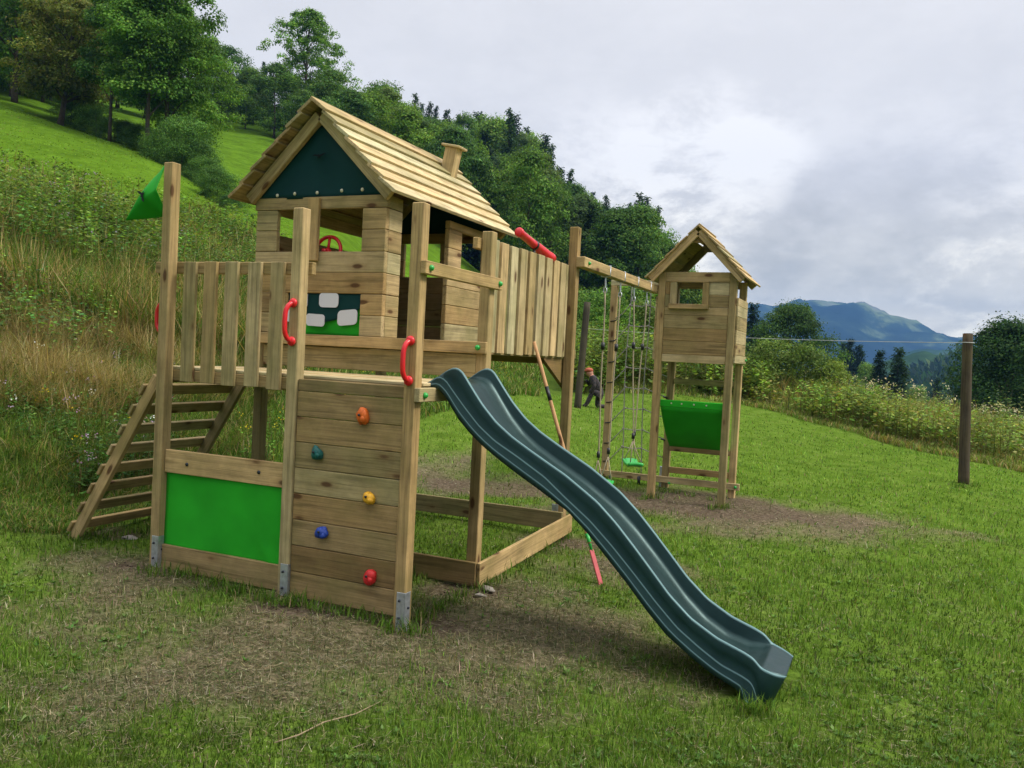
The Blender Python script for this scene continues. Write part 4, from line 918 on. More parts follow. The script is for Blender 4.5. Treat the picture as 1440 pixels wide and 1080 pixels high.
g2.blades(P, .075 * RNG.uniform(.4, 1.5, n) * np.repeat(RNG.uniform(.6, 1.4, len(T_)), nb), .003 * RNG.uniform(.6, 1.4, n), pick([(.085, .17, .02), (.13, .22, .03), (.055, .115, .014), (.22, .19, .09)], [4, 3, 3, 1], n), .7)
tag(g2.obj('grass_tufts', GRASS), 'grass tufts growing against the posts and boards', 'grass', kind='stuff')
# ---- broad leaves of clover, plantain and dandelion in the lawn
g = Bag(); X, Y, d, px = scatter(5200, -60, 1500, 2.7, 13)
keep = (soil_at(X, Y) < .3) & (rough_at(X, Y) < .5) & (fbm(X * 1.1, Y * 1.1, 95, 3) > .5) & ~inside(X, Y) & (RNG.uniform(0, 1, len(X)) > dry_at(X, Y) * .95); X, Y = X[keep], Y[keep]
n = len(X); k = 6; Pb = np.repeat(np.stack([X, Y, height(X, Y) + .006], -1), k, 0); a = np.tile(np.arange(k) * 2 * PI / k, n) + RNG.normal(0, .4, n * k)
el = RNG.uniform(.15, .9, n * k); dirs = np.stack([np.cos(a) * np.cos(el), np.sin(a) * np.cos(el), np.sin(el)], -1); sz = np.repeat(RNG.uniform(.014, .036, n), k) * RNG.uniform(.7, 1.2, n * k)
g.leaves(Pb, sz, sz * RNG.uniform(.2, .32, n * k), dirs, np.tile([0, 0, 1.0], (n * k, 1)), pick([(.10, .19, .04), (.15, .23, .07), (.075, .15, .03)], [3, 1, 3], n * k))
tag(g.obj('lawn_weeds', LEAF), 'low broad leaved weeds and clover in the lawn', 'weeds', kind='stuff')
# ---- loose soil crumbs
m = MB(); X, Y, d, px = scatter(12000, 0, 1300, 3.6, 12); keep = soil_at(X, Y) > .35; X, Y = X[keep], Y[keep]; n = len(X); Zc = height(X, Y)
sz = RNG.uniform(.003, .011, n); V = []; base = np.array([(1, 0, 0), (-1, 0, 0), (0, 1, 0), (0, -1, 0), (0, 0, 1), (0, 0, -1)], float); fc_ = np.array([(0, 2, 4), (2, 1, 4), (1, 3, 4), (3, 0, 4), (2, 0, 5), (1, 2, 5), (3, 1, 5), (0, 3, 5)])
VV = (base[None] * RNG.uniform(.5, 1.3, (n, 6, 3)) * sz[:, None, None] + np.stack([X, Y, Zc - .012], -1)[:, None]).reshape(-1, 3)
col = pick([(.09, .065, .045), (.16, .125, .09), (.05, .036, .026), (.24, .21, .165)], [4, 3, 3, 1], n)
g = Bag(); g.add(VV, (np.arange(n)[:, None, None] * 6 + fc_[None]).ravel(), np.full(n * 8, 3), np.repeat(np.c_[col, np.ones(n)], 6, 0))
tag(g.obj('soil_crumbs', leaf_mat('crumbs', 0.0, .95)), 'loose soil crumbs and grit on the bare patches', 'soil', kind='stuff')

# ---- tall grass on the left bank and the meadow
lawn_d = lambda px: np.interp(px, LAWN_PX, LAWN_D)
GREENS = [(0.078, 0.157, 0.022), (0.123, 0.207, 0.029), (0.056, 0.112, 0.018), (0.179, 0.235, 0.050)]
STRAW = [(.34, .27, .115), (.27, .20, .08), (.42, .35, .19), (.21, .19, .06)]
g = Bag()
def tallgrass(n_, x0, x1, d0, d1, hs, ws, straw, bend=.5, seed=0, gcol=GREENS, hvar=.8, edge=0):
    X, Y, d, px = scatter(n_, x0, x1, d0, d1); k = fbm(X * .8, Y * .8, 101 + seed, 3); cl = fbm(X * 3, Y * 3, 111 + seed, 2); keep = RNG.uniform(0, 1, n_) < .25 + 1.2 * cl; X, Y, d, k, cl = [v[keep] for v in (X, Y, d, k, cl)]; n = len(X)
    s_ = straw(px[keep], d) if callable(straw) else np.full(n, straw)
    isd = RNG.uniform(0, 1, n) < np.clip(s_ * (.3 + 1.4 * k), 0, 1); col = np.where(isd[:, None], pick(STRAW, [3, 3, 1, 3], n), pick(gcol, [3, 3, 2, 1], n)) * (.7 + .6 * cl)[:, None]
    h = hs * RNG.uniform(.45, 1.35, n) * (.55 + hvar * k)
    if edge: h = h * np.clip((d - lawn_d(px[keep])) / edge + .25, .25, 1.1)
    wsc = ws * np.maximum(1, d / 9)
    g.blades(np.stack([X, Y, height(X, Y) - .02], -1), h, wsc * RNG.uniform(.5, 1.4, n), col, bend)
tallgrass(84000, -330, 360, lambda p: lawn_d(p) - .5, lambda p: lawn_d(p) + 3.2, .32, .0042, .22, .9, 0, GREENS, 1.2, 1.6)
tallgrass(95000, -330, 380, lambda p: lawn_d(p) + 2.0, 15.5, .56, .0047, lambda p, d: .78 + .2 * np.sin(p / 70.) , .75, 1)
tallgrass(68000, -330, 420, 12.5, 24, 1.12, .0065, .5, .55, 2)
tallgrass(30000, 330, 760, lambda p: lawn_d(p) - .6, lambda p: lawn_d(p) + 12, .22, .006, .14, .6, 3)
tallgrass(22000, -330, 420, 20, 30, .13, .006, .05, .7, 5, [(.125, .215, .018), (.14, .23, .022), (.11, .19, .016), (.17, .23, .035)], .4)
tallgrass(45000, -330, 420, 23, 62, .07, .007, .04, .9, 8, [(.13, .245, .02), (.15, .26, .024), (.11, .215, .017), (.19, .27, .035)], .4)
tag(g.obj('meadow_grass', GRASS), 'tall grass and dry straw on the bank behind the tower', 'meadow grass', kind='stuff')
# ---- leafy weeds
def weeds(n_, x0, x1, d0, d1, hmin, hmax, cols, w, lf=.085, per=26, seed=0, thr=.0):
    X, Y, d, px = scatter(n_, x0, x1, d0, d1); k = fbm(X * .5, Y * .5, 131 + seed, 3); keep = k > thr; X, Y, k, d = [v[keep] for v in (X, Y, k, d)]; n = len(X)
    H = RNG.uniform(hmin, hmax, n) * (.6 + .8 * k); B = np.stack([X, Y, height(X, Y) - .03], -1); ln = RNG.normal(0, .12, (n, 2))
    g.blades(B, H * 1.02, np.full(n, .006) * np.maximum(1, d / 12), pick([(.10, .12, .04), (.16, .13, .06)], [2, 1], n), .12)
    t = np.sqrt(RNG.uniform(.06, 1, (n, per))); a = RNG.uniform(0, 2 * PI, (n, per)); ls = lf * (1.25 - .75 * t) * RNG.uniform(.7, 1.3, (n, per)) * np.maximum(1, d / 16)[:, None]
    P = B[:, None] + np.stack([ln[:, :1] * t * H[:, None], ln[:, 1:] * t * H[:, None], t * H[:, None]], -1)
    el = RNG.uniform(-.5, .5, (n, per)); D = np.stack([np.cos(a) * np.cos(el), np.sin(a) * np.cos(el), np.sin(el)], -1); P = P + D * ls[..., None] * .4
    tone = np.repeat(RNG.normal(1.1, .3, (n, 1)) * RNG.normal(1, .10, (n, 3)), per, 0)
    g.leaves(P.reshape(-1, 3), ls.ravel(), (ls * .27).ravel(), D.reshape(-1, 3), RNG.normal(0, .25, (n * per, 3)) + [0, 0, 1], np.clip(pick(cols, w, n * per) * tone, .005, .8)); return B, H
def flowers(B, H, frac, cols, sz, num, seed=0):
    k = RNG.uniform(0, 1, len(B)) < frac; B = B[k]; H = H[k]; n = len(B)
    if n == 0: return
    P = np.repeat(B + np.c_[np.zeros(n), np.zeros(n), H], num, 0) + RNG.normal(0, sz * 1.3, (n * num, 3)) * [1, 1, .7]; D = RNG.normal(0, 1, (n * num, 3))
    g.leaves(P, np.full(n * num, sz), np.full(n * num, sz * .4), D, RNG.normal(0, 1, (n * num, 3)), pick(cols, [1] * len(cols), n * num, .1))
DK = [(0.057, 0.127, 0.034), (0.086, 0.167, 0.040), (0.121, 0.207, 0.046), (0.172, 0.253, 0.052)]
g = Bag()
B, H = weeds(1350, -330, 250, 14.6, 20, .6, 1.85, DK, [3, 4, 3, 2], .15, 30, 0, .38)
flowers(B, H, .05, [(.30, .22, .33), (.28, .25, .26)], .04, 6)
B, H = weeds(600, -330, 260, 10.5, 15, .4, 1.1, DK, [2, 3, 3, 2], .10, 26, 11, .50)
B, H = weeds(900, -150, 300, 15, 23, .9, 1.5, [(.12, .20, .035), (.16, .235, .05), (.09, .16, .03)], [3, 2, 2], .13, 26, 12, .46); flowers(B, H, .05, [(.30, .22, .33), (.28, .25, .26)], .04, 6)
B, H = weeds(420, -150, 330, 22, 33, .35, .8, [(.12, .20, .035), (.15, .225, .05), (.09, .16, .03)], [3, 2, 2], .12, 18, 13, .42)
B, H = weeds(900, 220, 400, 15.5, 24, .7, 1.35, DK, [3, 3, 2, 1], .11, 26, 1, .3)
B, H = weeds(2100, -330, 260, 18, 24, .6, 1.1, [(.10, .18, .02), (.14, .22, .03), (.07, .13, .02)], [3, 2, 2], .13, 22, 2, .35)
B, H = weeds(3200, -330, 250, lambda p: lawn_d(p) + .2, 14, .18, .5, [(.05, .11, .02), (.08, .15, .03), (.035, .08, .015)], [3, 2, 2], .065, 16, 3, .42); flowers(B, H, .05, [(.42, .25, .45), (.5, .4, .5), (.45, .3, .42)], .02, 7)
flowers(B, H, .02, [(.75, .75, .7)], .02, 8); flowers(B, H, .012, [(.7, .5, .02)], .018, 8)
B, H = weeds(900, 330, 720, lambda p: lawn_d(p) - .5, lambda p: lawn_d(p) + 8, .12, .3, [(.07, .15, .02), (.10, .18, .03)], [1, 1], .06, 12, 4, .4); flowers(B, H, .18, [(.65, .5, .03)], .02, 6)
tag(g.obj('bank_weeds', LEAF), 'dense nettles, thistles and wild flowers on the left bank', 'weeds', kind='stuff')
# ---- right bank
g = Bag(); rb0 = lambda p: lawn_d(p) - .1; rb1 = lambda p: lawn_d(p) + 9
RG = [(0.150, 0.225, 0.042), (0.200, 0.275, 0.060), (0.106, 0.175, 0.030), (0.275, 0.300, 0.084)]
tallgrass(74000, 1000, 1800, lambda p: lawn_d(p) - .7, rb1, .62, .0055, .38, .75, 6, RG, 1.3, 3.5)
tallgrass(16000, 860, 1040, lambda p: lawn_d(p), lambda p: lawn_d(p) + 10, .6, .006, .25, .65, 7, RG, 1.2, 3.0)
B, H = weeds(2000, 1000, 1800, rb0, rb1, .5, 1.15, [(.14, .215, .035), (.18, .245, .05), (.10, .165, .03), (.27, .27, .08)], [3, 3, 2, 1], .12, 22, 6, .33)
B2, H2 = weeds(600, 1130, 1800, lambda p: lawn_d(p) + 4.2, lambda p: lawn_d(p) + 9, .9, 1.45, [(.09, .14, .04), (.13, .17, .06)], [1, 1], .11, 16, 7, .3); flowers(B2, H2, .34, [(.66, .60, .42), (.55, .5, .34)], .055, 8)
B, H = weeds(1300, 800, 1090, lambda p: lawn_d(p) + .4, lambda p: lawn_d(p) + 12, .6, 1.6, [(.08, .14, .025), (.12, .19, .03), (.17, .22, .05)], [3, 3, 1], .13, 26, 8, .3)
tag(g.obj('field_weeds', LEAF), 'overgrown bank of grasses and cream meadow flowers behind the lawn', 'weeds', kind='stuff')
# ================================================================ TREES
BARK = plain('bark', (.075, .06, .045), .95, .1, 0, .35, 6, .5)
def crown_bag(rg, H, base, width, nclump, leaves, lsize, cols, w, shape='round', flat=.75, csize=.17, core=.25):
    """leaf clumps through an uneven crown; returns Bag and clump centres"""
    b_ = Bag(); C = []
    lob = rg.uniform(.72, 1.15, 12); ph = rg.uniform(0, 6.28, 3)
    while len(C) < nclump:
        t = rg.uniform(0, 1); a = rg.uniform(0, 2 * PI)
        prof = {'round': math.sin(PI * (.12 + .85 * t)) ** .7, 'egg': math.sin(PI * (.2 + .78 * t) ** .8) ** .8 if t < .98 else .2, 'full': max(.15, 1 - (2 * abs(t - .52)) ** 3.2) ** .5, 'column': (1 - .55 * t) * min(1, t * 5 + .35), 'bush': math.sqrt(max(.03, 1 - t * t))}[shape]
        R = width / 2 * prof * lob[int(a / 2 / PI * 12) % 12] * (1 + .14 * math.sin(a * 3 + ph[0] + t * 4))
        rr_ = R * (rg.uniform(core, 1) ** .6)
        C.append((rr_ * math.cos(a), rr_ * math.sin(a), base + (H - base) * t * .96))
    C = np.array(C); cr = width * csize * rg.uniform(.6, 1.25, nclump); tone = rg.normal(1, .22, nclump)
    n = nclump * leaves; k = np.repeat(np.arange(nclump), leaves)
    v = rg.normal(0, 1, (n, 3)); v /= np.linalg.norm(v, axis=1)[:, None]; v[:, 2] = np.where(v[:, 2] < -.35, -v[:, 2] * .6, v[:, 2])
    P = C[k] + v * (cr[k] * rg.uniform(.35, 1.08, n) ** .7)[:, None] * [1, 1, flat]
    nr_ = v * .85 + rg.normal(0, .28, (n, 3)) + [0, 0, .5]; D = np.cross(nr_, rg.normal(0, 1, (n, 3)))
    D[:, 2] -= .3
    sz = lsize * rg.uniform(.6, 1.35, n); b_.leaves(P, sz, sz * .34, D, nr_, np.clip(pick(cols, w, n, .10, rg) * tone[k][:, None], .004, .6))
    return b_, C
def trunk_mb(rg, H, base, r, C, nl=14, lean=(0, 0)):
    m = MB(); top = H * .86; P = np.array([[lean[0] * t * H + .015 * H * math.sin(t * 5 + 1) * t, lean[1] * t * H + .012 * H * math.cos(t * 4) * t, -.3 + t * top] for t in np.linspace(0, 1, 10)])
    m.tube(P, [r * (1.25 if i == 0 else 1) * (1 - .88 * t) for i, t in enumerate(np.linspace(0, 1, 10))], 8, True)
    order = rg.permutation(len(C))[:nl]
    for k in order:
        c = C[k]; z0 = np.clip(c[2] - .35 * math.hypot(c[0], c[1]) - .08 * H, base * .7, top * .9); t0 = (z0 + .3) / top; q = np.array([np.interp(t0, np.linspace(0, 1, 10), P[:, i]) for i in range(3)])
        mid = q * .5 + c * .5 + (0, 0, .03 * H); rl = r * .42 * (1 - .6 * t0); m.tube([q, mid, c], [rl, rl * .6, rl * .2], 6, False)
    return m
PROTO = {}
def proto(key, seed, H, base, width, nclump, leaves, lsize, cols, w, shape='round', r=.2, nl=14, flat=.75, csize=.17, core=.25, lean=(0, 0)):
    rg = np.random.default_rng(seed); b_, C = crown_bag(rg, H, base, width, nclump, leaves, lsize, cols, w, shape, flat, csize, core)
    if lean != (0, 0): 
        for V in b_.V: V[:, 0] += lean[0] * V[:, 2]; V[:, 1] += lean[1] * V[:, 2]
        C = C + np.c_[lean[0] * C[:, 2], lean[1] * C[:, 2], 0 * C[:, 2]]
    me = b_.mesh('crown', CROWN); tm = trunk_mb(rg, H, base, r, C, nl, lean); V = np.concatenate(tm.v)
    tme = mesh_np('trunk', V, np.concatenate([np.array(f) for f in tm.f]), [len(f) for f in tm.f], None, True); tme.materials.append(BARK); PROTO[key] = (me, tme, H)
def conifer(key, seed, H, width, tiers, per, lsize, cols, w):
    rg = np.random.default_rng(seed); b_ = Bag(); P = []; D = []; Sz = []
    for i in range(tiers):
        t = i / (tiers - 1); z = H * (.06 + .93 * t); R = width / 2 * (1 - t) ** .85 + .05 * width
        nb = max(4, int(11 * (1 - t) + 4))
        for k in range(nb):
            a = rg.uniform(0, 2 * PI); L_ = R * rg.uniform(.65, 1.12); dirv = np.array([math.cos(a), math.sin(a), -.28 - .25 * (1 - t)])
            s_ = rg.uniform(.12, 1, per); q = np.array([0, 0, z]) + np.outer(s_ * L_, dirv) + rg.normal(0, .035 * width, (per, 3)); q[:, 2] += .18 * L_ * s_ ** 2; P.append(q)
            D.append(np.tile(dirv, (per, 1)) + rg.normal(0, .5, (per, 3))); Sz.append(np.full(per, lsize) * rg.uniform(.6, 1.3, per) * (1.1 - .5 * t))
    P = np.concatenate(P); D = np.concatenate(D); Sz = np.concatenate(Sz); n = len(P)
    b_.leaves(P, Sz, Sz * .3, D, rg.normal(0, .4, (n, 3)) + [0, 0, 1], pick(cols, w, n, .25, rg)); me = b_.mesh('crown', CROWN)
    tm = MB(); tm.tube([(0, 0, -.3), (0, 0, H * .5), (0, 0, H * .97)], [H * .018, H * .011, H * .002], 7); tme = mesh_np('trunk', np.concatenate(tm.v), np.concatenate([np.array(f) for f in tm.f]), [len(f) for f in tm.f], None, True); tme.materials.append(BARK); PROTO[key] = (me, tme, H)
def plant(key, pos, scale, label, cat, name, group=None, rot=None, sx=1.0, trunk=True):
    me, tme, H = PROTO[key]; root = bpy.data.objects.new(name, None); COL.objects.link(root); root.location = pos; root.rotation_euler = (0, 0, RNG.uniform(0, 6.28) if rot is None else rot); root.scale = (scale * sx, scale * sx, scale); tag(root, label, cat, group)
    o = bpy.data.objects.new('crown' if trunk else 'foliage', me); COL.objects.link(o); o.parent = root
    if trunk: o2 = bpy.data.objects.new('trunk', tme); COL.objects.link(o2); o2.parent = root
    return root
MIDG = [(0.069, 0.168, 0.026), (0.099, 0.218, 0.032), (0.139, 0.277, 0.040), (0.189, 0.320, 0.058)]
DKG = [(0.044, 0.113, 0.026), (0.065, 0.153, 0.032), (0.095, 0.200, 0.040), (0.139, 0.248, 0.053)]
FARG = [(x * .78, y * .76, z * .85) for x, y, z in MIDG]; FARD = [(x * .8, y * .8, z * .9) for x, y, z in DKG]
OLV = [(0.081, 0.112, 0.022), (0.112, 0.150, 0.033), (0.156, 0.188, 0.045), (0.188, 0.175, 0.056)]
proto('row_a', 11, 9, 2.2, 8.5, 130, 200, .20, OLV, [3, 4, 2, 1], 'round', .22, 18, .6, .14, .2, (.10, .0))
proto('row_b', 12, 15, 4.5, 6.0, 120, 200, .20, MIDG, [3, 4, 2, 1], 'egg', .16, 18, .7, .16, .15)
proto('row_c', 13, 16, 4.0, 7.5, 150, 200, .20, MIDG, [3, 4, 3, 1], 'egg', .2, 20, .7, .15, .2)
proto('row_d', 14, 14, 3.0, 9.5, 170, 200, .20, MIDG, [2, 4, 3, 2], 'round', .22, 22, .65, .13, .2)
proto('row_bush', 15, 4.2, 0.1, 6.0, 60, 260, .13, DKG, [4, 4, 2, 1], 'bush', .08, 8, .8, .2, .3)
proto('ash', 16, 24, 1.5, 15.5, 430, 85, .32, MIDG, [4, 4, 2, 1], 'round', .35, 60, .85, .07, .15)
proto('f1', 17, 16, 3, 10, 90, 150, .33, FARG, [3, 4, 3, 1], 'egg', .25, 4, .75, .18, .3)
proto('f2', 18, 15, 2, 11, 90, 150, .33, FARD, [3, 4, 3, 1], 'round', .25, 4, .75, .17, .3)
proto('f3', 19, 18, 4, 9, 90, 150, .33, [(.065, .12, .036), (.09, .155, .044), (.12, .19, .058)], [3, 4, 2], 'egg', .25, 6, .8, .17, .25)
proto('f4', 20, 12, 1, 9, 80, 140, .31, FARG, [2, 3, 4, 2], 'bush', .2, 4, .8, .19, .35)
conifer('spruce', 21, 18, 8.4, 36, 36, .66, [(.013, .036, .016), (.02, .05, .02), (.03, .066, .025)], [3, 3, 2])
conifer('spruce_slim', 22, 18, 5.2, 36, 22, .55, [(.022, .055, .028), (.03, .07, .032), (.042, .088, .038)], [3, 3, 2])
proto('shrub', 23, 2.2, .05, 2.8, 42, 150, .085, [(.10, .17, .03), (.135, .21, .04), (.18, .25, .06)], [3, 3, 2], 'bush', .03, 8, .85, .2, .3)
proto('shrub_dark', 24, 2.6, .05, 3.2, 44, 150, .10, DKG, [2, 3, 3, 2], 'bush', .04, 8, .85, .2, .3)
proto('big', 25, 12, .8, 13, 260, 170, .24, [(.026, .066, .016), (.037, .088, .02), (.053, .115, .025), (.075, .14, .03)], [4, 4, 2, 1], 'round', .35, 14, .75, .13, .15)
proto('sapling', 26, 5, .6, 2.6, 40, 60, .13, MIDG, [2, 3, 3, 1], 'egg', .05, 14, .7, .14, .15)
def top_at(px, d, ytop, key):  # scale so that the crown reaches row ytop
    g_ = gp(px, d); zt_ = at_depth(px, ytop, d)[2]; return g_, max(.05, (zt_ - g_[2]) / PROTO[key][2])
def put(key, px, d, ytop, label, cat='tree', name='tree', group=None, rot=None, wide=None, trunk=True, sink=0.0):
    g_, sc = top_at(px, d, ytop, key); return plant(key, g_ - (0, 0, sink), sc, label, cat, name, group, rot, 1.0 if wide is None else wide, trunk)
def gp_row(px, d):
    p_ = gp(px, d); v_ = p_ - CAM; return 540 - FPX * (v_ @ UP) / (v_ @ FW)
# hedge row on the meadow crest
put('row_a', 84, 60, -2, 'olive brown spreading tree leaning over the meadow crest at the left end of the row', rot=math.atan2(HR[1], HR[0]), wide=1.0)
put('row_b', 154, 57, -55, 'slim tree with a pale thin trunk in the middle of the meadow row', wide=.95)
put('row_c', 206, 55, -75, 'tall dark leafy tree with several trunks in the meadow row')
put('row_c', 232, 56, -95, 'tall airy tree whose top stands against the sky in the meadow row', wide=.95, rot=2.0)
put('row_d', 262, 58, 40, 'spreading green tree at the right end of the meadow row', wide=.95, rot=.5)
put('row_d', 20, 66, -90, 'large dark green tree behind the left end of the meadow row', rot=1.0, wide=1.1)
put('row_b', 118, 68, -70, 'green tree standing behind the olive brown tree', rot=3.3, wide=1.2)
put('row_bush', 255, 50, 168, 'dark dense round bush at the foot of the meadow row', 'bush', 'bush', rot=.3, wide=.9)
put('row_bush', 305, 45, 238, 'lighter low bush running down the meadow edge left of the house roof', 'bush', 'bush', rot=1.8, wide=1.0)
put('row_bush', 178, 59, 172, 'low scrub under the slim trees of the meadow row', 'bush', 'bush', rot=2.6)
put('row_bush', 120, 62, 150, 'low scrub beneath the olive brown tree', 'bush', 'bush', rot=4.0)
# upper trees
put('ash', 428, 118, 14, 'very tall airy ash tree standing above the house roof', rot=.7, wide=1.0)
for k, (px, d, yt, key, lb) in enumerate(((385, 112, 92, 'f2', 'dark leafy tree left of the tall ash'), (462, 112, 100, 'f2', 'dark leafy tree right of the tall ash'), (350, 125, 98, 'f4', 'green bushy tree on the upper meadow edge left of the ash'), (425, 105, 130, 'f2', 'dark low tree at the foot of the tall ash'), (535, 118, 114, 'f1', 'round bright green tree behind the house ridge'), (556, 112, 150, 'f4', 'lighter green bush below the round tree'), (500, 116, 158, 'f2', 'dark tree between the ash and the round green tree'))):
    put(key, px, d, yt, lb, rot=k * 1.3, wide=1.0 if key != 'f1' else 1.05)
for k, (px, yt) in enumerate(((368, 92), (378, 100), (578, 138), (588, 144), (598, 150), (608, 148), (622, 160), (640, 160), (708, 160), (733, 178), (758, 196), (768, 202), (795, 244), (828, 268), (846, 280), (880, 284), (890, 277), (900, 275), (915, 296), (934, 334))):
    put('spruce_slim', px, 172 if k % 2 else 140, yt + (3 if k % 2 else -4), 'dark pointed spruce rising among the leafy trees of the wooded ridge', name='spruce_tree', group='spruces on the wooded ridge', rot=k * .9, wide=1.0)
# wooded ridge
SX = [300, 480, 510, 535, 580, 620, 655, 690, 712, 730, 760, 775, 800, 830, 860, 890, 910, 930, 945, 1000]; SYY = [100, 128, 128, 118, 160, 172, 152, 172, 165, 184, 210, 226, 256, 288, 292, 286, 298, 330, 368, 420]
fr = random.Random(3)
cand = []
for k, px in enumerate(np.arange(598, 952, 13)): cand.append((px + fr.uniform(-3, 3), fr.uniform(150, 185), 1.0))
for row, (dd, sp) in enumerate(((205, 18), (130, 20), (112, 22), (95, 24))):
    for px in np.arange(470 + row * 7, 985, sp): cand.append((px + fr.uniform(-8, 8), dd * fr.uniform(.93, 1.07), 0))
for px, d, edge in cand:
    ys = np.interp(px, SX, SYY); key = fr.choice(['f1', 'f1', 'f2', 'f3', 'f3', 'f3', 'f4', 'spruce', 'spruce_slim'])
    g_ = gp(px, d)
    if edge: sc = (at_depth(px, ys + fr.uniform(-4, 7), d)[2] - g_[2]) / PROTO[key][2]
    else: sc = fr.uniform(10, 17) / PROTO[key][2]
    tz = g_[2] + sc * PROTO[key][2]; lim = at_depth(px, ys + (-6 if edge else 4), d)[2]
    if tz > lim: sc *= (lim - g_[2]) / (tz - g_[2])
    if sc * PROTO[key][2] < 3: continue
    if sc * PROTO[key][2] > 24: g_ = g_ + np.array([0, 0, sc * PROTO[key][2] - 22]); sc = 22 / PROTO[key][2]
    if key.startswith('spruce'): plant(key, g_, sc, 'dark spruce inside the dense wood on the ridge', 'tree', 'spruce_tree', 'spruces inside the wood', fr.uniform(0, 6), 1.0)
    else: plant(key, g_, sc, 'leafy tree in the dense wood covering the ridge behind the swing beam', 'tree', 'forest_tree', 'leafy trees of the wooded ridge', fr.uniform(0, 6), max(.72, min(1.25, 7.5 / (sc * 10))))
# dark wood behind the left row
for k, (px, d) in enumerate(((-70, 95), (-20, 105), (30, 100), (75, 110), (120, 100), (165, 112), (205, 105), (250, 118), (290, 125), (320, 135), (-45, 130), (60, 135), (150, 140), (225, 145))):
    g_ = gp(px, d); plant(fr.choice(['f1', 'f2', 'f3']), g_, fr.uniform(.8, 1.1) * (1 if px < 260 else .75), 'leafy tree in the dark wood behind the meadow row', 'tree', 'forest_tree', 'trees of the wood behind the row', k * 1.1, 1.1)
for k, (px, d, yt) in enumerate(((-60, 80, -120), (-15, 84, -100), (28, 80, -110), (70, 88, -60), (105, 92, -50), (-30, 76, 20), (15, 74, 40), (60, 78, 30), (95, 84, 60))): put(('f2', 'f4', 'f2')[k % 3], px, d, yt, 'leafy tree in the dark wood behind the meadow row', name='forest_tree', group='trees of the wood behind the row', rot=k * 1.7, wide=1.25 if k > 4 else 1.0)
for k, (px, d, yt) in enumerate(((300, 135, 96), (318, 130, 104), (338, 128, 112), (356, 124, 108), (402, 128, 104), (448, 126, 112), (478, 124, 124), (310, 118, 130), (345, 116, 135))): put(('f2', 'f1', 'f4', 'f3')[k % 4], px, d, yt, 'leafy tree of the dark wood edge left of the tall ash', name='forest_tree', group='trees along the upper meadow edge', rot=k * 2.1, wide=1.1)
for k, (px, d) in enumerate(((135, 60), (200, 56), (218, 54), (236, 53), (270, 50), (288, 48), (160, 58), (100, 63), (330, 44.5), (320, 43))): put('row_bush', px, d, gp_row(px, d) - (40, 36, 30, 44, 50, 40, 30, 34, 26, 20)[k], 'low dark scrub along the foot of the meadow row', 'bush', 'bush', 'scrub under the meadow row', rot=k * .8, wide=1.1)
# shrubs behind the lawn in the middle
for k, (px, d, yt, key, lb) in enumerate(((850, 34, 415, 'shrub_dark', 'dark bush behind the swing ropes nearest the play tower'), (880, 38, 400, 'shrub_dark', 'dark bush left of the lookout tower'), (905, 36, 430, 'shrub', 'light green bush just left of the lookout tower'), (828, 40, 408, 'shrub_dark', 'dark bush behind the weathered pole'), (800, 44, 410, 'shrub', 'green bush behind the tall post of the play tower'), (955, 36, 470, 'shrub', 'green bush behind the lookout tower legs'), (1000, 34, 490, 'shrub', 'low bush behind the right legs of the lookout tower'))):
    put(key, px, d, yt, lb, 'bush', 'bush', rot=k, trunk=True)
put('sapling', 862, 30, 392, 'thin sapling behind the swing ropes', 'sapling', 'sapling')
for k, (px, d, yt, key, lb) in enumerate(((1085, 27.5, 482, 'shrub', 'tall light bush on the bank right of the lookout tower'), (1128, 27, 490, 'shrub', 'round light green bush on the bank below the round tree'), (1168, 26.5, 512, 'shrub', 'spreading bush on the bank left of the two dark spruces'), (1062, 28.5, 500, 'shrub', 'small bush at the left end of the bank'), (1205, 25.5, 548, 'shrub', 'small rounded bush low on the bank'), (1320, 22.5, 590, 'shrub_dark', 'dark low bush on the bank beside the brown pole'))):
    put(key, px, d, yt, lb, 'bush', 'bush', rot=k * 2.1)
put('big', 1106, 92, 428, 'big round green tree right of the lookout tower', rot=.4, wide=.78)
for px, d, yt, lb in ((1052, 130, 428, 'dark spruce directly behind the lookout tower roof edge'), (1068, 135, 452, 'dark spruce left of the big round tree'), (1180, 190, 482, 'left spruce of the small far clump'), (1190, 190, 478, 'tallest spruce of the small far clump'), (1202, 190, 486, 'right spruce of the small far clump'), (1231, 105, 494, 'left one of the two dark pointed spruces beyond the bank'), (1256, 104, 490, 'right one of the two dark pointed spruces beyond the bank'), (1313, 170, 532, 'dark spruce beyond the bank left of the brown pole')):
    put('spruce', px, d, yt, lb, name='spruce_tree', wide=1.05 if d < 110 else 1.0)
put('f4', 1285, 150, 545, 'light green rounded tree in the valley left of the brown pole', wide=.8)
put('f4', 1215, 170, 512, 'small olive tree beside the far spruce clump', wide=.7)
put('big', 1412, 58, 452, 'big dark leafy tree at the right edge behind the brown pole', rot=2.2, wide=.95)
put('big', 1500, 66, 455, 'dark leafy tree cut off by the right edge', rot=4.0, wide=1.0)

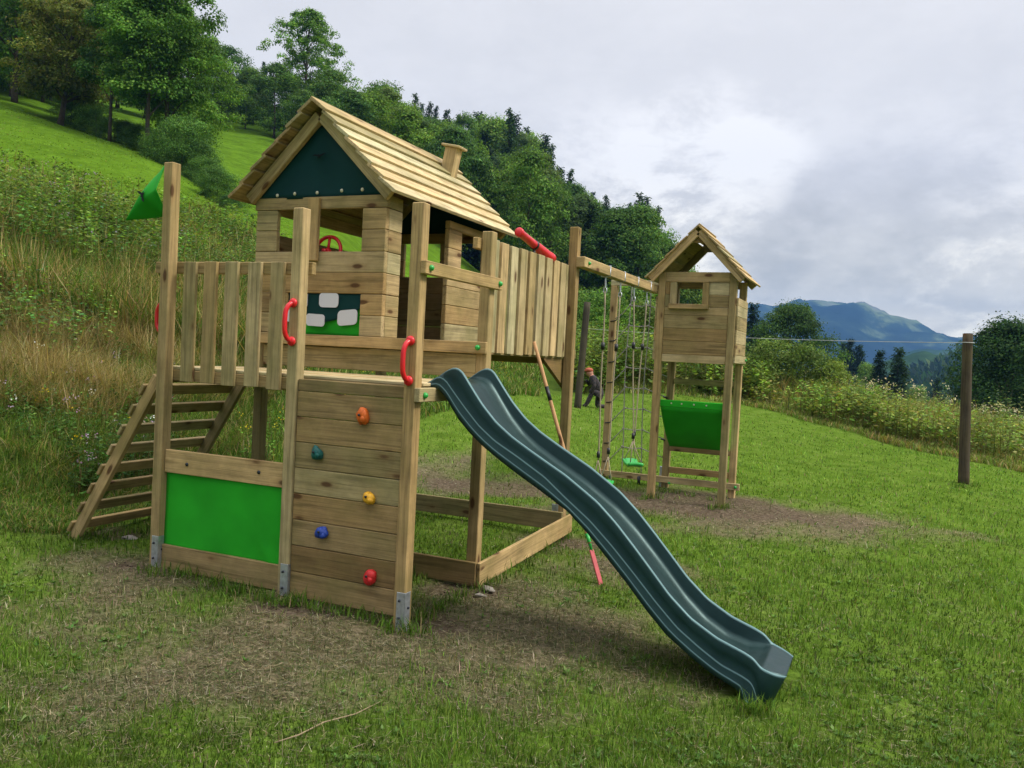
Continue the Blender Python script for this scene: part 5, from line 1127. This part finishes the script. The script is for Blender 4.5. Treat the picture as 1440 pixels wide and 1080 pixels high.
# ================================================================ FAR HILLS
def hill(name, pts, D, ybase, dfront, rough, scale, mat, label, seed):
    pts = np.array(pts, float); nu, nv = 220, 60; px = np.linspace(pts[0, 0], pts[-1, 0], nu); yy = np.interp(px, pts[:, 0], pts[:, 1]) + (fbm(px / 22, px * 0 + seed, seed, 4) - .5) * 7; V = np.zeros((nv, nu, 3))
    for j in range(nv):
        t = j / (nv - 1) * 1.25 - .25
        for i in range(nu):
            top = at_depth(px[i], yy[i], D)
            if t < 0: p = top + np.array([HF[0], HF[1], 0]) * (-t) * D * .5 + np.array([0, 0, t * top[2] * 1.2])
            else:
                lo = at_depth(px[i], ybase, D * dfront); p = top + (lo - top) * t; p[2] = top[2] + (lo[2] - top[2]) * (t ** .85)
            V[j, i] = p
    q = V.reshape(-1, 3); ra = fbm(q[:, 0] / scale, q[:, 1] / scale, seed, 6); rb_ = 1 - np.abs(2 * fbm(q[:, 0] / scale * .7, q[:, 1] / scale * .7, seed + 5, 5) - 1)
    tt_ = np.repeat(np.linspace(-.25, 1, nv), nu); q[:, 2] += (ra - .5 + (rb_ - .7) * .7) * rough * np.clip(np.abs(tt_) * 4 + .15, 0, 1)
    lp2 = np.array([[j * nu + i, j * nu + i + 1, (j + 1) * nu + i + 1, (j + 1) * nu + i] for j in range(nv - 1) for i in range(nu - 1)])
    me = mesh_np(name, q, lp2, np.full(len(lp2), 4), None, True); me.materials.append(mat); o = bpy.data.objects.new(name, me); COL.objects.link(o); o['kind'] = 'structure'; o['label'] = label; return o
def hill_mat(name, stops, sc, sc2):
    m, nt, b = nodes(name); L = nt.links.new; g_ = N(nt, 'ShaderNodeNewGeometry'); n1 = N(nt, 'ShaderNodeTexNoise', i_Scale=sc, i_Detail=7.0, i_Roughness=.65); L(g_.outputs['Position'], n1.inputs['Vector']); n2 = N(nt, 'ShaderNodeTexNoise', i_Scale=sc2, i_Detail=4.0, i_Roughness=.7); L(g_.outputs['Position'], n2.inputs['Vector'])
    r_ = ramp(nt, stops, n1.outputs['Fac']); c = mixc(nt, r_.outputs[0], ramp(nt, [(.3, .55), (.7, 1.3)], n2.outputs['Fac']).outputs[0], .8, 'MULTIPLY'); L(c, b.inputs['Base Color']); b.inputs['Roughness'].default_value = 1; b.inputs['Specular IOR Level'].default_value = 0; return m
MT = hill_mat('mountain_side', [(.42, (.004, .014, .010)), (.51, (.02, .04, .022)), (.575, (.12, .16, .065)), (.68, (.15, .16, .13))], .0030, .014)
WD = hill_mat('wooded_slope', [(.35, (.014, .036, .016)), (.55, (.028, .06, .022)), (.72, (.06, .10, .03))], .008, .09)
hill('mountain', [(880, 470), (980, 436), (1050, 424), (1090, 431), (1140, 424), (1185, 426), (1212, 432), (1228, 444), (1245, 452), (1275, 463), (1310, 470), (1360, 474), (1420, 482), (1500, 500), (1650, 515), (2100, 520)], 3300, 560, .62, 230, 420, MT, 'hazy blue mountain under the cloud', 200)
hill('hills', [(1180, 548), (1240, 536), (1290, 520), (1330, 498), (1370, 484), (1440, 474), (1600, 455), (2200, 430)], 1500, 566, .6, 50, 160, WD, 'far wooded hill across the valley', 210)
hill('wooded_hill', [(1150, 566), (1220, 552), (1262, 532), (1300, 518), (1356, 499), (1440, 486), (1620, 462), (2200, 430)], 700, 585, .5, 22, 60, WD, 'wooded slope on the right side of the valley', 220)
g = Bag(); rg = np.random.default_rng(9); n = 1500; px = rg.uniform(1180, 1560, n); t = rg.uniform(0, 1, n) ** .8
Pc = []
for x_, t_ in zip(px, t):
    top = at_depth(x_, np.interp(x_, [1150, 1220, 1262, 1300, 1356, 1440, 1620], [566, 552, 532, 518, 499, 486, 462]), 700); lo = at_depth(x_, 585, 350); p_ = top + (lo - top) * t_; p_[2] = top[2] + (lo[2] - top[2]) * t_ ** .85; Pc.append(p_)
Pc = np.array(Pc); Ht = rg.uniform(7, 14, n); k = 9; a = rg.uniform(0, 6.28, (n, k)); el = rg.uniform(.5, 1.3, (n, k))
D_ = np.stack([np.cos(a) * np.cos(el), np.sin(a) * np.cos(el), np.sin(el)], -1); g.leaves(np.repeat(Pc - (0, 0, 2), k, 0), np.repeat(Ht, k) * rg.uniform(.7, 1.1, n * k), np.repeat(Ht, k) * .22, D_.reshape(-1, 3), rg.normal(0, 1, (n * k, 3)), np.clip(pick([(.016, .04, .016), (.03, .065, .022), (.06, .10, .03)], [4, 3, 1], n * k) * np.repeat(rg.normal(1, .25, n), k)[:, None], .004, .5))
tag(g.obj('far_wood', LEAF), 'far wood covering the slope across the valley', 'wood', kind='stuff')

# ================================================================ HAZE, SKY, LIGHT
me = bpy.data.meshes.new('haze'); hx, hy, z0, z1 = 4300, 4300, -220, 345
me.from_pydata([(sx * hx, sy * hy, z) for z in (z0, z1) for sx, sy in ((-1, -1), (1, -1), (1, 1), (-1, 1))], [], [(3, 2, 1, 0), (4, 5, 6, 7), (0, 1, 5, 4), (1, 2, 6, 5), (2, 3, 7, 6), (3, 0, 4, 7)])
haze = bpy.data.objects.new('haze', me); COL.objects.link(haze); haze['kind'] = 'stuff'; haze['label'] = 'thin bluish haze in the valley air'; haze['category'] = 'haze'
m = bpy.data.materials.new('haze_air'); m.use_nodes = True; nt = m.node_tree; nt.nodes.clear(); o_ = nt.nodes.new('ShaderNodeOutputMaterial'); pv_ = nt.nodes.new('ShaderNodeVolumePrincipled')
pv_.inputs['Color'].default_value = (.15, .33, .68, 1); pv_.inputs['Density'].default_value = HAZE_D if 'HAZE_D' in globals() else 2.3e-4; nt.links.new(pv_.outputs[0], o_.inputs['Volume']); me.materials.append(m)

SUN_EL, SUN_AZ = math.radians(48), None
sdir = np.array([.75, .12, 0.0]); sdir /= np.linalg.norm(sdir); sdir = np.array([sdir[0] * math.cos(SUN_EL), sdir[1] * math.cos(SUN_EL), math.sin(SUN_EL)])
ld = bpy.data.lights.new('sun', 'SUN'); ld.energy = 2.7; ld.angle = math.radians(14); ld.color = (1, .95, .87); lo_ = bpy.data.objects.new('sun', ld); COL.objects.link(lo_); lo_.rotation_euler = Vector(sdir).to_track_quat('Z', 'Y').to_euler(); lo_.location = (0, 0, 30)
w = bpy.data.worlds.new('World'); S.world = w; w.use_nodes = True; nt = w.node_tree; L = nt.links.new; bg = nt.nodes['Background']
sky = N(nt, 'ShaderNodeTexSky'); sky.sky_type = 'NISHITA'; sky.sun_disc = False; sky.sun_elevation = SUN_EL; sky.sun_rotation = math.atan2(sdir[0], sdir[1])
tc = N(nt, 'ShaderNodeTexCoord'); dirv = tc.outputs['Generated']
sx = N(nt, 'ShaderNodeSeparateXYZ'); L(dirv, sx.inputs[0])
den = math_(nt, 'ADD', math_(nt, 'MAXIMUM', sx.outputs[2], 0.0), .12)
cxy_ = N(nt, 'ShaderNodeCombineXYZ'); L(math_(nt, 'DIVIDE', sx.outputs[0], den), cxy_.inputs[0]); L(math_(nt, 'DIVIDE', sx.outputs[1], den), cxy_.inputs[1])
def wn(scale, det, rough, dist=0.0, off=(0, 0, 0), src=None):
    mp_ = N(nt, 'ShaderNodeMapping'); mp_.inputs['Location'].default_value = off; L(src if src is not None else cxy_.outputs[0], mp_.inputs[0]); n_ = N(nt, 'ShaderNodeTexNoise', i_Scale=scale, i_Detail=det, i_Roughness=rough, i_Distortion=dist); L(mp_.outputs[0], n_.inputs['Vector']); return n_.outputs['Fac']
mpd = N(nt, 'ShaderNodeMapping'); mpd.inputs['Scale'].default_value = (1, 1, 1.9); L(dirv, mpd.inputs[0])
n_big = wn(.55, 5.0, .5, .4, (3.1, 1.7, 0)); n_mid = wn(4.2, 8.0, .62, .1, (1.2, .4, 2.2), mpd.outputs[0]); n_fine = wn(13.0, 5.0, .6, .3, (4.2, .1, .3), mpd.outputs[0])
def spot(px, py, rad):
    q = ray(px, py); q = q / np.linalg.norm(q); d_ = N(nt, 'ShaderNodeVectorMath', operation='DOT_PRODUCT'); L(dirv, d_.inputs[0]); d_.inputs[1].default_value = tuple(q)
    mr = N(nt, 'ShaderNodeMapRange', interpolation_type='SMOOTHSTEP'); L(d_.outputs['Value'], mr.inputs[0]); mr.inputs[1].default_value = math.cos(math.radians(rad)); mr.inputs[2].default_value = 1.0; mr.inputs[3].default_value = 0; mr.inputs[4].default_value = 1; return mr.outputs[0]
def con(nz, lo, hi):
    mr = N(nt, 'ShaderNodeMapRange', interpolation_type='SMOOTHSTEP'); L(nz, mr.inputs[0]); mr.inputs[1].default_value = lo; mr.inputs[2].default_value = hi; mr.inputs[3].default_value = -1; mr.inputs[4].default_value = 1; return mr.outputs[0]
v = math_(nt, 'ADD', .705, math_(nt, 'MULTIPLY', con(n_big, .3, .7), .035))
lowm = N(nt, 'ShaderNodeMapRange', interpolation_type='SMOOTHSTEP'); L(sx.outputs[2], lowm.inputs[0]); lowm.inputs[1].default_value = .32; lowm.inputs[2].default_value = .06
n_puff = wn(7.0, 8.0, .66, .15, (2.3, 5.1, .7), mpd.outputs[0])
struct = math_(nt, 'ADD', math_(nt, 'MULTIPLY', con(n_mid, .36, .64), .13), math_(nt, 'ADD', math_(nt, 'MULTIPLY', con(n_puff, .40, .60), .19), math_(nt, 'MULTIPLY', con(n_fine, .35, .65), .04)))
v = math_(nt, 'ADD', v, math_(nt, 'MULTIPLY', struct, math_(nt, 'ADD', math_(nt, 'MULTIPLY', lowm.outputs[0], .9), .10)))
rag = math_(nt, 'MULTIPLY', math_(nt, 'ADD', con(n_puff, .36, .62), 1.1), .75)
for px_, py_, rad_, amp in ((1170, 385, 8, -.17), (1060, 300, 5, -.17), (1250, 330, 7, -.07), (990, 270, 8, .22), (1330, 440, 5, .14), (870, 270, 7, .10), (1130, 420, 6, -.10), (1420, 400, 6, .05), (1060, 240, 4, .10)):
    v = math_(nt, 'ADD', v, math_(nt, 'MULTIPLY', math_(nt, 'MULTIPLY', spot(px_, py_, rad_), amp), rag))
cl = ramp(nt, [(.0, (2.4, 2.65, 3.2)), (.30, (3.8, 3.9, 4.2)), (.62, (6.45, 6.48, 6.78)), (.85, (8.5, 8.45, 8.6)), (1.0, (9.3, 9.25, 9.3))], v)
zen = N(nt, 'ShaderNodeMapRange', interpolation_type='SMOOTHSTEP'); L(sx.outputs[2], zen.inputs[0]); zen.inputs[1].default_value = .42; zen.inputs[2].default_value = .95; zen.inputs[3].default_value = 1.0; zen.inputs[4].default_value = 2.9
clz = N(nt, 'ShaderNodeVectorMath', operation='SCALE'); L(cl.outputs[0], clz.inputs[0]); L(zen.outputs[0], clz.inputs['Scale'])
low2 = N(nt, 'ShaderNodeMapRange', interpolation_type='SMOOTHSTEP'); L(sx.outputs[2], low2.inputs[0]); low2.inputs[1].default_value = .24; low2.inputs[2].default_value = .03
c = mixc(nt, clz.outputs[0], (1.62, 1.5, 1.16), low2.outputs[0], 'MULTIPLY')
bk = N(nt, 'ShaderNodeVectorMath', operation='DOT_PRODUCT'); L(dirv, bk.inputs[0]); bk.inputs[1].default_value = (-.25, -.96, -.12)
bm2 = N(nt, 'ShaderNodeMapRange', interpolation_type='SMOOTHSTEP'); L(bk.outputs['Value'], bm2.inputs[0]); bm2.inputs[1].default_value = .25; bm2.inputs[2].default_value = .95; bm2.inputs[3].default_value = 0; bm2.inputs[4].default_value = .6
c = mixc(nt, c, (2.2, 2.4, 2.7), bm2.outputs[0])  # unseen dark sky added behind the camera, dimming front faces and slide side
c = mixc(nt, c, sky.outputs[0], .04); L(c, bg.inputs['Color']); bg.inputs['Strength'].default_value = .1
S.view_settings.view_transform = 'Standard'; S.view_settings.look = 'None'; S.view_settings.exposure = 0.36; S.view_settings.gamma = 1.0
S.render.engine = 'CYCLES'; cy = S.cycles; cy.max_bounces = 5; cy.diffuse_bounces = 2; cy.glossy_bounces = 3; cy.transmission_bounces = 3; cy.volume_bounces = 0; cy.transparent_max_bounces = 8; cy.use_denoising = True; cy.caustics_reflective = False; cy.caustics_refractive = False
